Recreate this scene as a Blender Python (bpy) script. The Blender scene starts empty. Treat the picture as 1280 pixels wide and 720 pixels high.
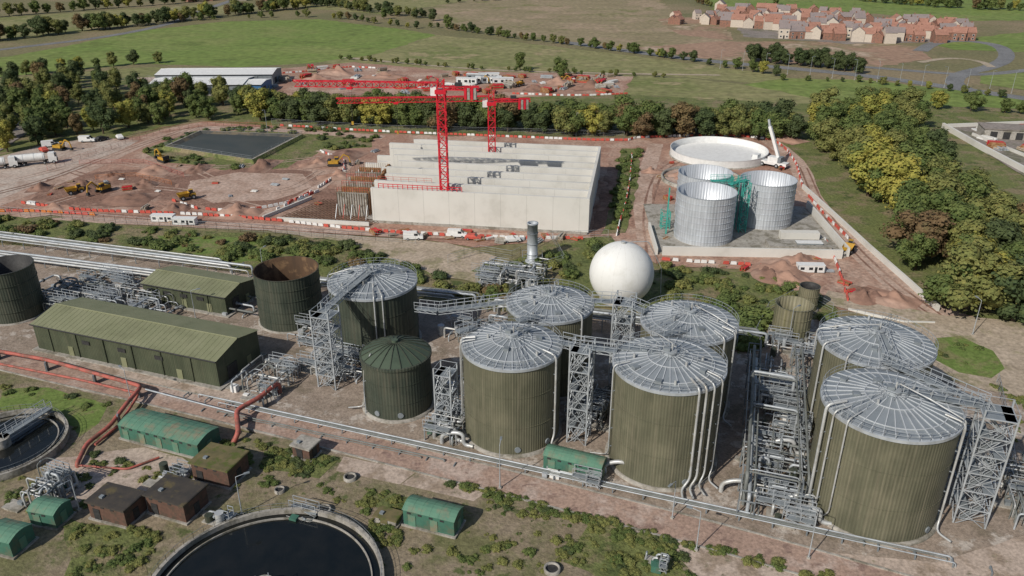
import bpy, math, random
from mathutils import Vector, Matrix
from mathutils import noise as mnoise
from mathutils.geometry import tessellate_polygon
random.seed(7)
R=random.random
def U(a,b): return a+(b-a)*random.random()
SP,CP=math.sin(math.radians(25)),math.cos(math.radians(25))
def G(px,py,z=0.0):
    # survey point read off the aerial photo -> metres on the level site plan
    u=(px-640)/1000; v=(py-360)/1000
    t=(70-z)/(SP+CP*v)
    return Vector((u*t,t*(CP-SP*v),z))
sc=bpy.context.scene
# ------------------------------------------------------------------ materials
def nodes(name):
    m=bpy.data.materials.new(name); m.use_nodes=True
    nt=m.node_tree; b=nt.nodes['Principled BSDF']
    b.inputs['Specular IOR Level'].default_value=0.25
    return m,nt,b
def mixc(nt,fac,a,b,mode='MIX'):
    n=nt.nodes.new('ShaderNodeMix'); n.data_type='RGBA'; n.blend_type=mode
    for s,i in ((fac,0),(a,6),(b,7)):
        if isinstance(s,(int,float)): n.inputs[i].default_value=s
        elif isinstance(s,tuple): n.inputs[i].default_value=(*s,1)
        else: nt.links.new(s,n.inputs[i])
    return n.outputs[2]
def noise(nt,scale,detail=6,vec=None,rough=.6):
    n=nt.nodes.new('ShaderNodeTexNoise'); n.inputs['Scale'].default_value=scale
    n.inputs['Detail'].default_value=detail; n.inputs['Roughness'].default_value=rough
    if vec: nt.links.new(vec,n.inputs['Vector'])
    return n.outputs['Fac']
def ramp(nt,f,lo,hi):
    n=nt.nodes.new('ShaderNodeMapRange'); n.inputs[1].default_value=lo; n.inputs[2].default_value=hi
    nt.links.new(f,n.inputs[0]); return n.outputs[0]
def coord(nt,sc3=None,rot=0):
    t=nt.nodes.new('ShaderNodeTexCoord')
    if sc3 is None: return t.outputs['Object']
    m=nt.nodes.new('ShaderNodeMapping'); m.inputs['Scale'].default_value=sc3
    m.inputs['Rotation'].default_value=(0,0,rot)
    nt.links.new(t.outputs['Object'],m.inputs[0]); return m.outputs[0]
def bump(nt,b,h,st,dist):
    n=nt.nodes.new('ShaderNodeBump'); n.inputs['Strength'].default_value=st; n.inputs['Distance'].default_value=dist
    nt.links.new(h,n.inputs['Height']); nt.links.new(n.outputs[0],b.inputs['Normal'])
def pm(name,c1,c2,scale=.3,rough=.85,metal=0,c3=None,s3=.03,lo3=.5,hi3=.6,bs=0,bsc=3,bd=.1,fine=0,stretch=None,rot=0,spec=.2,c4=None,s4=.5,lo4=.55,hi4=.62):
    m,nt,b=nodes(name)
    v=coord(nt,stretch,rot) if stretch else coord(nt)
    o=mixc(nt,ramp(nt,noise(nt,scale,8,v),.35,.65),c1,c2)
    if c3: o=mixc(nt,ramp(nt,noise(nt,s3,9,coord(nt),.68),lo3,hi3),o,c3)
    if c4: o=mixc(nt,ramp(nt,noise(nt,s4,8,coord(nt),.7),lo4,hi4),o,c4)
    if fine:
        o=mixc(nt,1.0,o,ramp3(nt,noise(nt,fine,4,coord(nt)),.70,1.3),'MULTIPLY')
    nt.links.new(o,b.inputs['Base Color'])
    b.inputs['Roughness'].default_value=rough; b.inputs['Metallic'].default_value=metal
    b.inputs['Specular IOR Level'].default_value=spec
    if bs: bump(nt,b,noise(nt,bsc,5,coord(nt)),bs,bd)
    return m
def ramp3(nt,f,a,b_):
    n=nt.nodes.new('ShaderNodeMapRange'); n.inputs[1].default_value=.3; n.inputs[2].default_value=.7
    n.inputs[3].default_value=a; n.inputs[4].default_value=b_
    nt.links.new(f,n.inputs[0]); return n.outputs[0]
M={}
M['base']=pm('rough_grassland',(.15,.145,.07),(.20,.175,.09),.02,c3=(.24,.19,.115),s3=.008,fine=.6,bs=.4,bsc=.8)
M['green']=pm('pasture_grass',(.145,.205,.05),(.175,.225,.06),.015,c3=(.22,.23,.085),s3=.012,lo3=.48,hi3=.7,fine=.25,stretch=(1,4,1),rot=.2,c4=(.13,.17,.045),s4=.035)
M['dull']=pm('dry_pasture',(.20,.20,.085),(.25,.23,.11),.02,c3=(.155,.175,.06),s3=.015,fine=.25,stretch=(1,3,1),c4=(.30,.25,.14),s4=.03)
M['brown']=pm('stubble_field',(.28,.23,.14),(.23,.19,.11),.02,c3=(.33,.25,.17),s3=.02,fine=.3,stretch=(1,3,1),rot=.4,c4=(.19,.18,.08),s4=.03)
M['redfield']=pm('ploughed_soil',(.34,.22,.155),(.28,.185,.125),.03,c3=(.2,.18,.095),s3=.015,fine=.3,c4=(.42,.32,.24),s4=.03)
M['soil']=pm('red_site_soil',(.37,.23,.17),(.29,.17,.125),.12,c3=(.45,.33,.26),s3=.05,lo3=.48,hi3=.62,fine=1.2,bs=.5,bsc=1.2,bd=.3,c4=(.23,.135,.1),s4=.11,lo4=.56,hi4=.66)
M['soild']=pm('wet_dug_soil',(.26,.155,.115),(.19,.11,.08),.2,c3=(.35,.235,.18),s3=.08,fine=1.5,bs=.6,bsc=1,bd=.4)
M['haul']=pm('haul_road_soil',(.46,.345,.28),(.39,.275,.215),.2,c3=(.34,.235,.18),s3=.1,fine=1.2,bs=.3)
M['sand']=pm('sandy_track',(.42,.345,.265),(.35,.285,.21),.25,c3=(.26,.23,.14),s3=.12,lo3=.53,fine=1.5,bs=.3)
M['bank']=pm('rough_bank_grass',(.12,.14,.05),(.16,.175,.06),.15,c3=(.22,.18,.105),s3=.09,lo3=.49,hi3=.58,fine=1.5,bs=.8,bsc=1.5,bd=.4,c4=(.08,.10,.034),s4=.2)
M['lawn']=pm('mown_grass',(.12,.175,.042),(.15,.20,.055),.4,c3=(.19,.185,.08),s3=.2,fine=2,bs=.5)
M['scrub']=pm('scrubby_waste_ground',(.26,.21,.15),(.21,.17,.11),.25,c3=(.15,.145,.07),s3=.09,lo3=.49,hi3=.6,fine=2.2,bs=.7,bsc=2,bd=.2,c4=(.095,.11,.042),s4=.3,lo4=.57,hi4=.63)
M['yard']=pm('yard_gravel',(.31,.25,.20),(.24,.19,.15),.4,c3=(.19,.155,.115),s3=.14,lo3=.52,hi3=.62,fine=3,bs=.5,bsc=4,c4=(.42,.37,.32),s4=.22,lo4=.54,hi4=.60)
M['road']=pm('site_road_surface',(.37,.26,.205),(.31,.215,.17),.3,c3=(.42,.33,.28),s3=.15,fine=2.5,bs=.2,bsc=6,bd=.05,c4=(.25,.17,.14),s4=.4)
M['conc_pad']=pm('weathered_concrete_paving',(.45,.365,.30),(.38,.305,.25),.4,c3=(.29,.225,.17),s3=.2,fine=2.5,bs=.2,c4=(.22,.19,.13),s4=.5,lo4=.6,hi4=.66)
M['asph']=pm('asphalt',(.21,.21,.21),(.16,.16,.16),.1,fine=1)
M['pale']=pm('pale_hardstanding',(.47,.40,.34),(.40,.31,.255),.1,c3=(.33,.24,.19),s3=.06,fine=1.2)
M['lotgrey']=pm('lot_surface',(.27,.235,.21),(.2,.175,.155),.1,c3=(.15,.145,.10),s3=.06,fine=1)
M['water']=pm('dark_water',(.006,.008,.008),(.012,.013,.012),.4,rough=.1,spec=.5,bs=.05,bsc=2,bd=.03)
M['pond']=pm('settled_sludge_water',(.055,.065,.063),(.075,.08,.074),.1,rough=.55,spec=.15,bs=.08,bsc=2,bd=.04)
M['liner']=pm('basin_liner',(.06,.062,.058),(.09,.088,.078),.4,c3=(.14,.115,.08),s3=.2)
M['conc']=pm('fresh_concrete',(.62,.605,.56),(.56,.545,.50),.12,c3=(.49,.475,.43),s3=.12,lo3=.52,hi3=.72)
M['concj']=pm('concrete_joint',(.4,.39,.36),(.36,.35,.32),.4)
M['concd']=pm('old_concrete',(.37,.35,.31),(.28,.26,.23),.5,c3=(.19,.175,.14),s3=.4,fine=2,bs=.2)
M['rust']=pm('rusty_formwork',(.30,.14,.06),(.2,.09,.04),.6,c3=(.36,.23,.12),s3=.8,rough=.9)
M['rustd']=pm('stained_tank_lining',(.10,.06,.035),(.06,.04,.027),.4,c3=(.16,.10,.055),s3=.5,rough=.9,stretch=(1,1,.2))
M['rebar']=pm('rebar_steel',(.12,.08,.055),(.16,.1,.065),2,rough=.7)
M['red']=pm('red_painted_steel',(.62,.025,.04),(.5,.02,.035),1,rough=.45)
M['redp']=pm('red_plastic',(.55,.11,.08),(.45,.08,.06),1,rough=.55)
M['orange']=pm('orange_paint',(.6,.2,.04),(.5,.15,.03),1,rough=.6)
M['yellow']=pm('yellow_plant_paint',(.5,.3,.04),(.36,.2,.03),1,rough=.5)
M['white']=pm('white_paint',(.74,.74,.72),(.64,.64,.62),1,rough=.5)
M['sphere']=pm('white_membrane',(.74,.74,.71),(.69,.69,.66),.3,rough=.5,c3=(.56,.55,.50),s3=.25,lo3=.52,hi3=.8,stretch=(1,1,.4))
M['seam']=pm('membrane_seam',(.58,.58,.55),(.52,.52,.49),.5)
M['blue']=pm('blue_paint',(.06,.17,.34),(.05,.14,.28),1,rough=.5)
M['teal']=pm('teal_netting',(.06,.38,.31),(.05,.29,.24),1,rough=.7)
M['galv']=pm('galvanised_steel',(.48,.51,.535),(.36,.39,.41),.7,rough=.5,metal=.3,c3=(.28,.28,.275),s3=.5,lo3=.5,hi3=.8)
M['galvd']=pm('dull_steel_grating',(.26,.29,.31),(.19,.21,.22),.7,rough=.6,metal=.2)
M['pipe']=pm('lagged_pipe_cladding',(.54,.55,.54),(.42,.43,.43),.6,rough=.42,metal=.3,c3=(.28,.25,.2),s3=.5,lo3=.5,hi3=.75)
M['pipeg']=pm('grey_pipe',(.20,.21,.20),(.13,.14,.13),.7,rough=.5)
M['piper']=pm('red_oxide_pipe',(.44,.13,.10),(.34,.10,.08),.6,rough=.5,c3=(.22,.1,.075),s3=.6)
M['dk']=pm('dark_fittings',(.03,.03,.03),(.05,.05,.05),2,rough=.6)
M['glass']=pm('dark_glass',(.02,.025,.03),(.03,.035,.04),1,rough=.1,spec=.6)
M['tyre']=pm('tyre_rubber',(.02,.02,.02),(.03,.03,.03),1,rough=.9)
M['bldroof']=pm('olive_sheet_roof',(.225,.23,.14),(.19,.20,.115),.3,rough=.6,c3=(.15,.155,.09),s3=.25,lo3=.5,hi3=.75,bs=.15)
M['brick']=pm('red_brick',(.29,.15,.11),(.23,.12,.085),2,c3=(.16,.11,.085),s3=.8)
M['brickd']=pm('dark_stained_brick',(.14,.08,.06),(.10,.06,.045),1.5,c3=(.08,.06,.045),s3=.8)
M['render']=pm('cream_render',(.55,.48,.40),(.46,.40,.34),1)
M['houseroof']=pm('clay_roof_tiles',(.36,.19,.14),(.27,.14,.105),.7)
M['houseroof2']=pm('grey_roof_tiles',(.20,.175,.17),(.26,.21,.2),.7)
M['felt']=pm('dark_felt_roof',(.045,.042,.04),(.07,.06,.05),.8,c3=(.11,.09,.05),s3=.5)
M['moss']=pm('mossy_roof',(.17,.14,.07),(.11,.10,.05),.8,c3=(.09,.11,.03),s3=.7)
M['grp']=pm('green_grp_kiosk',(.06,.16,.115),(.048,.125,.09),.6,rough=.6,c3=(.09,.13,.09),s3=.5)
M['grproof']=pm('green_kiosk_roof',(.12,.24,.165),(.09,.19,.135),.6,rough=.65,c3=(.21,.19,.13),s3=.4,lo3=.48,hi3=.66)
M['bark']=pm('bark',(.09,.065,.045),(.06,.045,.03),3)
def angle_nodes(nt,count):
    s=nt.nodes.new('ShaderNodeSeparateXYZ'); nt.links.new(coord(nt),s.inputs[0])
    a=nt.nodes.new('ShaderNodeMath'); a.operation='ARCTAN2'
    nt.links.new(s.outputs[1],a.inputs[0]); nt.links.new(s.outputs[0],a.inputs[1])
    m=nt.nodes.new('ShaderNodeMath'); m.operation='MULTIPLY'; m.inputs[1].default_value=count
    nt.links.new(a.outputs[0],m.inputs[0]); return m.outputs[0]
def corr(name,c1,c2,c3,count=60,rough=.55,metal=0,lin=False,bst=.6,wallstain=(.16,.15,.07),con=.12):
    m,nt,b=nodes(name)
    if lin:
        s=nt.nodes.new('ShaderNodeSeparateXYZ'); nt.links.new(coord(nt),s.inputs[0])
        mm=nt.nodes.new('ShaderNodeMath'); mm.operation='MULTIPLY'; mm.inputs[1].default_value=count
        nt.links.new(s.outputs[0],mm.inputs[0]); ang=mm.outputs[0]
    else: ang=angle_nodes(nt,count)
    sn=nt.nodes.new('ShaderNodeMath'); sn.operation='SINE'; nt.links.new(ang,sn.inputs[0])
    o=mixc(nt,ramp(nt,noise(nt,1.2,8,coord(nt,(1,1,.06))),.35,.65),c1,c2)
    o=mixc(nt,ramp(nt,noise(nt,.25,6,coord(nt)),.42,.66),o,c3)
    o=mixc(nt,ramp(nt,noise(nt,2.6,5,coord(nt,(1,1,.03))),.54,.72),o,wallstain)
    o=mixc(nt,1.0,o,ramp3(nt,noise(nt,.5,6,coord(nt,(1,1,.35))),.82,1.16),'MULTIPLY')
    g=nt.nodes.new('ShaderNodeMapRange'); g.inputs[1].default_value=-1; g.inputs[2].default_value=1; g.inputs[3].default_value=1-con; g.inputs[4].default_value=1+con
    nt.links.new(sn.outputs[0],g.inputs[0])
    o=mixc(nt,1.0,o,g.outputs[0],'MULTIPLY')
    nt.links.new(o,b.inputs['Base Color']); b.inputs['Roughness'].default_value=rough; b.inputs['Metallic'].default_value=metal
    bump(nt,b,sn.outputs[0],bst,.05)
    return m
M['tank']=corr('olive_corrugated_cladding',(.122,.120,.080),(.100,.100,.066),(.145,.138,.093),118,wallstain=(.18,.165,.115),bst=.35,con=.10)
M['tankd']=corr('dark_green_cladding',(.053,.064,.048),(.043,.053,.040),(.068,.075,.055),70,wallstain=(.095,.092,.068),bst=.35)
M['tankt']=corr('tan_stained_cladding',(.22,.20,.13),(.16,.15,.10),(.13,.13,.08),30)
M['silver']=corr('corrugated_silver_panels',(.56,.59,.62),(.47,.50,.53),(.5,.52,.55),60,rough=.45,metal=.3,wallstain=(.40,.42,.44),con=.08,bst=.4)
M['bldwall']=corr('green_profiled_wall',(.066,.078,.048),(.053,.064,.04),(.08,.09,.056),18,lin=True,bst=.3,wallstain=(.09,.092,.06))
def roofpanel(name,c1,c2,n,metal=.3):
    m,nt,b=nodes(name)
    ang=angle_nodes(nt,n/(2*math.pi))
    fl=nt.nodes.new('ShaderNodeMath'); fl.operation='FLOOR'; nt.links.new(ang,fl.inputs[0])
    wn=nt.nodes.new('ShaderNodeTexWhiteNoise'); wn.noise_dimensions='1D'; nt.links.new(fl.outputs[0],wn.inputs['W'])
    o=mixc(nt,wn.outputs['Value'],c1,c2)
    o=mixc(nt,ramp(nt,noise(nt,.5,6,coord(nt)),.5,.85),o,tuple(x*.65 for x in c1))
    nt.links.new(o,b.inputs['Base Color']); b.inputs['Roughness'].default_value=.5; b.inputs['Metallic'].default_value=metal
    return m
M['roof']=roofpanel('grey_roof_sheets',(.24,.27,.29),(.31,.34,.36),36)
M['rib']=pm('roof_rib_steel',(.56,.585,.60),(.46,.48,.50),.7,rough=.45,metal=.2)
M['roofg']=roofpanel('green_dome_sheets',(.06,.085,.06),(.085,.11,.075),20,0)
def leaf(name,a,b_,c):
    k=1.38; a,b_,c=[tuple(x*k for x in q) for q in (a,b_,c)]
    m,nt,b=nodes(name)
    oi=nt.nodes.new('ShaderNodeObjectInfo')
    o=mixc(nt,oi.outputs['Random'],a,b_)
    o=mixc(nt,ramp(nt,noise(nt,.9,4,coord(nt)),.45,.7),o,c)
    o=mixc(nt,1.0,o,ramp3(nt,noise(nt,6,2,coord(nt)),.6,1.35),'MULTIPLY')
    nt.links.new(o,b.inputs['Base Color']); b.inputs['Roughness'].default_value=.8
    b.inputs['Specular IOR Level'].default_value=.15
    return m
LEAF={'green':leaf('foliage_green',(.052,.076,.023),(.078,.10,.031),(.098,.115,.035)),
'dark':leaf('foliage_dark',(.036,.053,.022),(.054,.067,.028),(.058,.075,.026)),
'yellow':leaf('foliage_yellowing',(.19,.18,.04),(.14,.155,.036),(.24,.20,.045)),
'olive':leaf('foliage_olive',(.115,.12,.038),(.085,.10,.032),(.145,.135,.043)),
'brown':leaf('foliage_copper',(.10,.065,.035),(.125,.09,.04),(.085,.07,.032))}
# ------------------------------------------------------------------ mesh builder
def frame(d):
    d=d.normalized(); a=Vector((0,0,1)) if abs(d.z)<.95 else Vector((1,0,0))
    x=d.cross(a).normalized(); return x,x.cross(d).normalized()*-1
class MB:
    def __init__(s): s.v=[];s.f=[];s.m=[];s.s=[];s.mats=[]
    def add(s,vs,fs,mat,sm=False):
        if mat not in s.mats: s.mats.append(mat)
        i=s.mats.index(mat); o=len(s.v); s.v+= [tuple(v) for v in vs]
        for f in fs: s.f.append(tuple(k+o for k in f)); s.m.append(i); s.s.append(sm)
    def box(s,c,size,mat,ang=0,top=1.0):
        x,y,z=size[0]/2,size[1]/2,size[2]; ca,sa=math.cos(ang),math.sin(ang); vs=[]
        for zz,k in ((0,1),(z,top)):
            for a,b in ((-x,-y),(x,-y),(x,y),(-x,y)):
                a*=k;b*=k
                vs.append((c[0]+a*ca-b*sa,c[1]+a*sa+b*ca,c[2]+zz))
        s.add(vs,[(3,2,1,0),(4,5,6,7),(0,1,5,4),(1,2,6,5),(2,3,7,6),(3,0,4,7)],mat)
    def tube(s,p0,p1,r,mat,n=8,r1=None,sm=None):
        p0=Vector(p0);p1=Vector(p1)
        if (p1-p0).length<1e-5: return
        r1=r if r1 is None else r1; x,y=frame(p1-p0); vs=[]
        for p,q in ((p0,r),(p1,r1)):
            for i in range(n):
                a=2*math.pi*(i+.5)/n; vs.append(p+x*math.cos(a)*q+y*math.sin(a)*q)
        s.add(vs,[(i,(i+1)%n,n+(i+1)%n,n+i) for i in range(n)],mat,n>5 if sm is None else sm)
        s.add(vs,[tuple(range(n-1,-1,-1)),tuple(range(n,2*n))],mat)
    def sweep(s,pts,r,mat,n=7,bend=.6):
        pts=[Vector(p) for p in pts]; P=[pts[0]]
        for i in range(1,len(pts)-1):
            a,b,c=pts[i-1],pts[i],pts[i+1]; k=min(bend,(a-b).length*.45,(c-b).length*.45)
            q0=b+(a-b).normalized()*k; q1=b+(c-b).normalized()*k
            for t in (0,.33,.67,1): P.append(q0*(1-t)**2+b*2*t*(1-t)+q1*t*t)
        P.append(pts[-1]); vs=[]; x=None
        for i,p in enumerate(P):
            d=((P[i+1] if i<len(P)-1 else p)-(P[i-1] if i else p)).normalized()
            if x is None: x,_=frame(d)
            x=(x-d*x.dot(d)).normalized(); y=d.cross(x)
            for k in range(n):
                a=2*math.pi*k/n; vs.append(p+x*math.cos(a)*r+y*math.sin(a)*r)
        fs=[(j*n+i,j*n+(i+1)%n,(j+1)*n+(i+1)%n,(j+1)*n+i) for j in range(len(P)-1) for i in range(n)]
        s.add(vs,fs,mat,True)
        m=len(P)-1; s.add(vs,[tuple(range(n-1,-1,-1)),tuple(range(m*n,m*n+n))],mat)
    def lathe(s,prof,mat,n=48,c=(0,0,0),sm=True):
        vs=[];
        for r,z in prof:
            for i in range(n):
                a=2*math.pi*i/n; vs.append((c[0]+r*math.cos(a),c[1]+r*math.sin(a),c[2]+z))
        s.add(vs,[(j*n+i,j*n+(i+1)%n,(j+1)*n+(i+1)%n,(j+1)*n+i) for j in range(len(prof)-1) for i in range(n)],mat,sm)
    def disc(s,r,z,mat,n=48,c=(0,0,0)):
        s.add([(c[0]+r*math.cos(2*math.pi*i/n),c[1]+r*math.sin(2*math.pi*i/n),c[2]+z) for i in range(n)],[tuple(range(n))],mat)
    def ring(s,r,z,t,mat,n=40,c=(0,0,0)):
        s.lathe([(r-t,z-t),(r+t,z-t),(r+t,z+t),(r-t,z+t),(r-t,z-t)],mat,n,c,False)
    def lattice(s,p0,p1,w,seg,r,mat,h=None,tri=False):
        p0=Vector(p0);p1=Vector(p1);x,y=frame(p1-p0);h=h or w
        offs=[x*w/2+y*h/2,x*w/2-y*h/2,-x*w/2-y*h/2,-x*w/2+y*h/2]
        if tri: offs=[x*w/2-y*h/2,-x*w/2-y*h/2,y*h/2]
        k=len(offs)
        for o in offs: s.tube(p0+o,p1+o,r*1.5,mat,4)
        for i in range(seg):
            a=p0.lerp(p1,i/seg); b=p0.lerp(p1,(i+1)/seg)
            for j in range(k):
                o,q=offs[j],offs[(j+1)%k]
                if i%2: o,q=q,o
                s.tube(a+o,b+q,r,mat,4); s.tube(a+o,a+q,r,mat,4)
    def rail(s,pts,mat,h=1.1,step=1.8,r=.035):
        for a,b in zip(pts[:-1],pts[1:]):
            a=Vector(a);b=Vector(b);z=Vector((0,0,h))
            s.tube(a+z,b+z,r,mat,4); s.tube(a+z*.5,b+z*.5,r*.8,mat,4)
            n=max(1,int((b-a).length/step))
            for i in range(n+1): p=a.lerp(b,i/n); s.tube(p,p+z,r,mat,4)
    def walkway(s,p0,p1,w=1.3,deck=None,mat=None):
        p0=Vector(p0);p1=Vector(p1);d=(p1-p0);sd=Vector((-d.y,d.x,0)).normalized()*w/2
        dz=Vector((0,0,.18)); vs=[p0+sd,p0-sd,p1-sd,p1+sd]; vs+=[v-dz for v in vs]
        s.add(vs,[(0,1,2,3),(7,6,5,4),(0,4,5,1),(1,5,6,2),(2,6,7,3),(3,7,4,0)],deck or M['galvd'])
        for q in (sd,-sd): s.rail([p0+q,p1+q],mat or M['galv'],1.2,1.4,.05)
        for q in (sd,-sd):
            s.tube(p0+q-dz*3,p1+q-dz*3,.07,mat or M['galv'],4)
            n=max(2,int(d.length/1.4))
            for i in range(n):
                a=p0.lerp(p1,i/n)+q; b=p0.lerp(p1,(i+1)/n)+q
                s.tube(a,b-dz*3,.04,mat or M['galv'],4)
    def mesh(s,name):
        me=bpy.data.meshes.new(name); me.from_pydata(s.v,[],s.f)
        for m in s.mats: me.materials.append(m)
        me.polygons.foreach_set('material_index',s.m); me.polygons.foreach_set('use_smooth',s.s)
        me.update(); return me
    def obj(s,name,loc=(0,0,0),rot=0,parent=None,scale=1):
        return put(s.mesh(name),name,loc,rot,parent,scale)
def put(me,name,loc=(0,0,0),rot=0,parent=None,scale=1):
    o=bpy.data.objects.new(name,me); sc.collection.objects.link(o)
    o.location=loc; o.rotation_euler=(0,0,rot)
    o.scale=(scale,)*3 if isinstance(scale,(int,float)) else scale
    if parent: o.parent=parent
    return o
def empty(name,loc=(0,0,0)):
    o=bpy.data.objects.new(name,None); sc.collection.objects.link(o); o.location=loc; return o
# ------------------------------------------------------------------ ground patches
def densify(pts,step,jit,closed=True):
    out=[]; n=len(pts)
    for i in range(n if closed else n-1):
        a,b=pts[i],pts[(i+1)%n]; k=max(1,int((b-a).length/step))
        for j in range(k):
            p=a.lerp(b,j/k)
            out.append(p+Vector((U(-jit,jit),U(-jit,jit),0)))
    if not closed: out.append(pts[-1])
    return out
LV=[0.004]
def patch(name,px,mat,jit=.5,step=3,z=None):
    pts=[G(*p) for p in px]; dm=max(p.y for p in pts)
    if dm>280: step=max(step,6); jit=jit*1.5
    P=densify(pts,step,jit)
    if z is None: LV[0]+=.004; z=LV[0]
    P=[Vector((p.x,p.y,z)) for p in P]
    tri=tessellate_polygon([P]); me=bpy.data.meshes.new(name)
    me.from_pydata([tuple(p) for p in P],[],[tuple(t) for t in tri]); me.materials.append(mat)
    me.update()
    for pol in me.polygons:
        if pol.normal.z<0: pol.flip()
    return put(me,name)
def smooth_path(pts,closed=False,it=2):
    for _ in range(it):
        q=[pts[0]] if not closed else []
        for a,b in zip(pts[:-1],pts[1:]): q+= [a.lerp(b,.25),a.lerp(b,.75)]
        if not closed: q.append(pts[-1])
        pts=q
    return pts
def ribbon(name,px,w,mat,jit=.15,kerb=None,z=None,off=0):
    pts=smooth_path([G(*p) for p in px]); pts=densify(pts,3,0,False)
    if z is None: LV[0]+=.004; z=LV[0]
    mb=MB(); L=[];
    for i,p in enumerate(pts):
        d=(pts[min(i+1,len(pts)-1)]-pts[max(i-1,0)]).normalized(); n=Vector((-d.y,d.x,0)); p=p+n*off
        L.append((p+n*(w/2+U(-jit,jit)),p-n*(w/2+U(-jit,jit)),p,n))
    vs=[]; 
    for a,b,_,_ in L: vs+=[(a.x,a.y,z),(b.x,b.y,z)]
    mb.add(vs,[(2*i,2*i+1,2*i+3,2*i+2) for i in range(len(L)-1)],mat)
    if kerb:
        for sgn in (1,-1):
            vs=[]
            for _,_,p,n in L:
                for o,zz in ((w/2,z-.01),(w/2,z+.13),(w/2+.25,z+.13),(w/2+.25,0)):
                    q=p+n*sgn*o; vs.append((q.x,q.y,zz))
            mb.add(vs,[(4*i+k,4*i+k+1,4*i+k+5,4*i+k+4) for i in range(len(L)-1) for k in range(3)],kerb)
    return mb.obj(name)
g=MB(); g.add([(-4000,-300,0),(4000,-300,0),(4000,7000,0),(-4000,7000,0)],[(0,1,2,3)],M['base']); g.obj('ground')
patch('grass_field',[(-120,20),(0,22),(120,14),(260,6),(340,10),(210,24),(60,45),(-120,66)],M['dull'],1)
patch('pasture_field',[(-100,86),(0,72),(60,62),(180,38),(280,27),(400,24),(500,36),(545,44),(470,68),(400,78),(300,84),(180,80),(80,88),(0,97),(-100,110)],M['green'],1)
patch('pasture_field',[(545,44),(640,52),(760,66),(900,84),(985,97),(960,105),(800,92),(640,92),(440,84),(400,78),(470,68)],M['dull'],1)
patch('stubble_field',[(540,8),(640,-8),(820,-5),(850,25),(760,42),(650,45),(540,28)],M['brown'],2)
patch('grass_field',[(350,-10),(560,-14),(640,-8),(540,8),(480,18),(350,8)],M['dull'],2)
patch('ploughed_field',[(700,18),(880,26),(910,54),(780,62),(650,45)],M['brown'],2)
patch('ploughed_field',[(790,60),(900,52),(1060,52),(1150,58),(1165,74),(1080,86),(960,78),(870,72)],M['redfield'],1)
patch('ploughed_field',[(820,24),(905,20),(915,50),(850,44)],M['redfield'],1)
patch('grass_field',[(880,-14),(1100,-20),(1350,-14),(1380,24),(1200,26),(1000,10),(890,12)],M['green'],2)
patch('housing_estate_ground',[(900,12),(1010,12),(1120,24),(1210,34),(1215,52),(1060,55),(930,46)],M['lotgrey'],1)
patch('grass_field',[(1160,54),(1300,38),(1400,50),(1300,66),(1190,62)],M['green'],1)
patch('grass_field',[(925,106),(985,98),(1080,100),(1200,113),(1280,122),(1400,138),(1400,150),(1280,136),(1100,130),(1000,130)],M['green'],.8)
patch('grass_field',[(780,94),(860,98),(930,106),(1040,127),(1000,133),(880,124),(780,118)],M['dull'],.8)
patch('grass_verge',[(1225,92),(1300,90),(1400,100),(1400,122),(1290,114),(1225,104)],M['green'],.5)
patch('grass_field',[(-300,105),(0,98),(180,84),(330,88),(190,100),(40,130),(-300,190)],M['dull'],.8)
ribbon('country_road',[(-80,72),(0,62),(130,47),(215,30),(255,12),(310,-6)],7,M['asph'])
ribbon('dual_carriageway',[(700,52),(800,66),(880,76),(960,83),(1080,94),(1180,108),(1280,123),(1400,140)],9,M['asph'])
ribbon('access_road',[(1150,64),(1165,54),(1200,50),(1250,56),(1262,72),(1240,84),(1200,92),(1190,104),(1210,113)],8,M['asph'])
ribbon('access_road',[(1030,80),(1110,86),(1180,92),(1230,94),(1300,86)],6,M['asph'])
ribbon('footpath',[(1150,78),(1185,72),(1225,76),(1240,84)],4,M['sand'])
ribbon('footpath',[(430,72),(600,88),(760,92),(900,94)],3,M['sand'])
patch('construction_ground',[(190,100),(330,88),(440,78),(560,88),(700,92),(790,96),(780,120),(640,124),(480,120),(330,128),(210,120)],M['soil'],.8)
patch('hardstanding',[(165,98),(300,90),(335,106),(300,128),(190,122)],M['pale'],.3)
patch('woodland_floor',[(-200,165),(0,125),(60,100),(330,104),(330,125),(480,120),(640,122),(780,118),(880,124),(1000,130),(1100,128),(1280,140),(1600,170),(1600,440),(1280,408),(1180,395),(1110,330),(1060,280),(1010,235),(990,186),(860,165),(700,170),(470,166),(340,158),(250,150),(120,178),(0,205),(-200,240)],M['bank'],.8)
patch('construction_ground',[(-150,292),(-80,262),(0,235),(60,205),(130,180),(180,168),(250,152),(340,158),(470,168),(700,172),(790,172),(860,166),(950,170),(990,186),(1010,235),(1060,285),(1110,335),(1175,385),(1185,402),(1130,402),(1050,385),(1005,350),(960,335),(830,335),(790,310),(700,302),(600,308),(520,298),(420,292),(340,290),(200,280),(60,270),(-80,282)],M['soil'],.7)
patch('hardstanding',[(-160,262),(-60,222),(0,196),(60,180),(130,172),(175,176),(120,205),(60,225),(0,250),(-80,285)],M['pale'],.5)
patch('pond_bank_grass',[(175,190),(240,164),(380,163),(470,172),(462,184),(400,190),(360,210),(300,214),(210,203)],M['bank'],.8)
patch('excavation_ground',[(60,225),(150,212),(230,215),(215,250),(120,262),(40,250)],M['soild'],1)
patch('excavation_ground',[(225,222),(300,210),(390,214),(410,235),(360,256),(260,262),(215,248)],M['soild'],.8)
patch('blinding_slab',[(240,226),(300,216),(378,218),(390,235),(345,250),(268,254),(232,242)],M['haul'],.5)
patch('reinforced_slab',[(400,236),(492,238),(463,286),(342,274)],M['soild'],.4)
ribbon('haul_road',[(-60,275),(100,218),(175,180),(250,158),(350,163),(480,172)],5,M['haul'])
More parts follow.
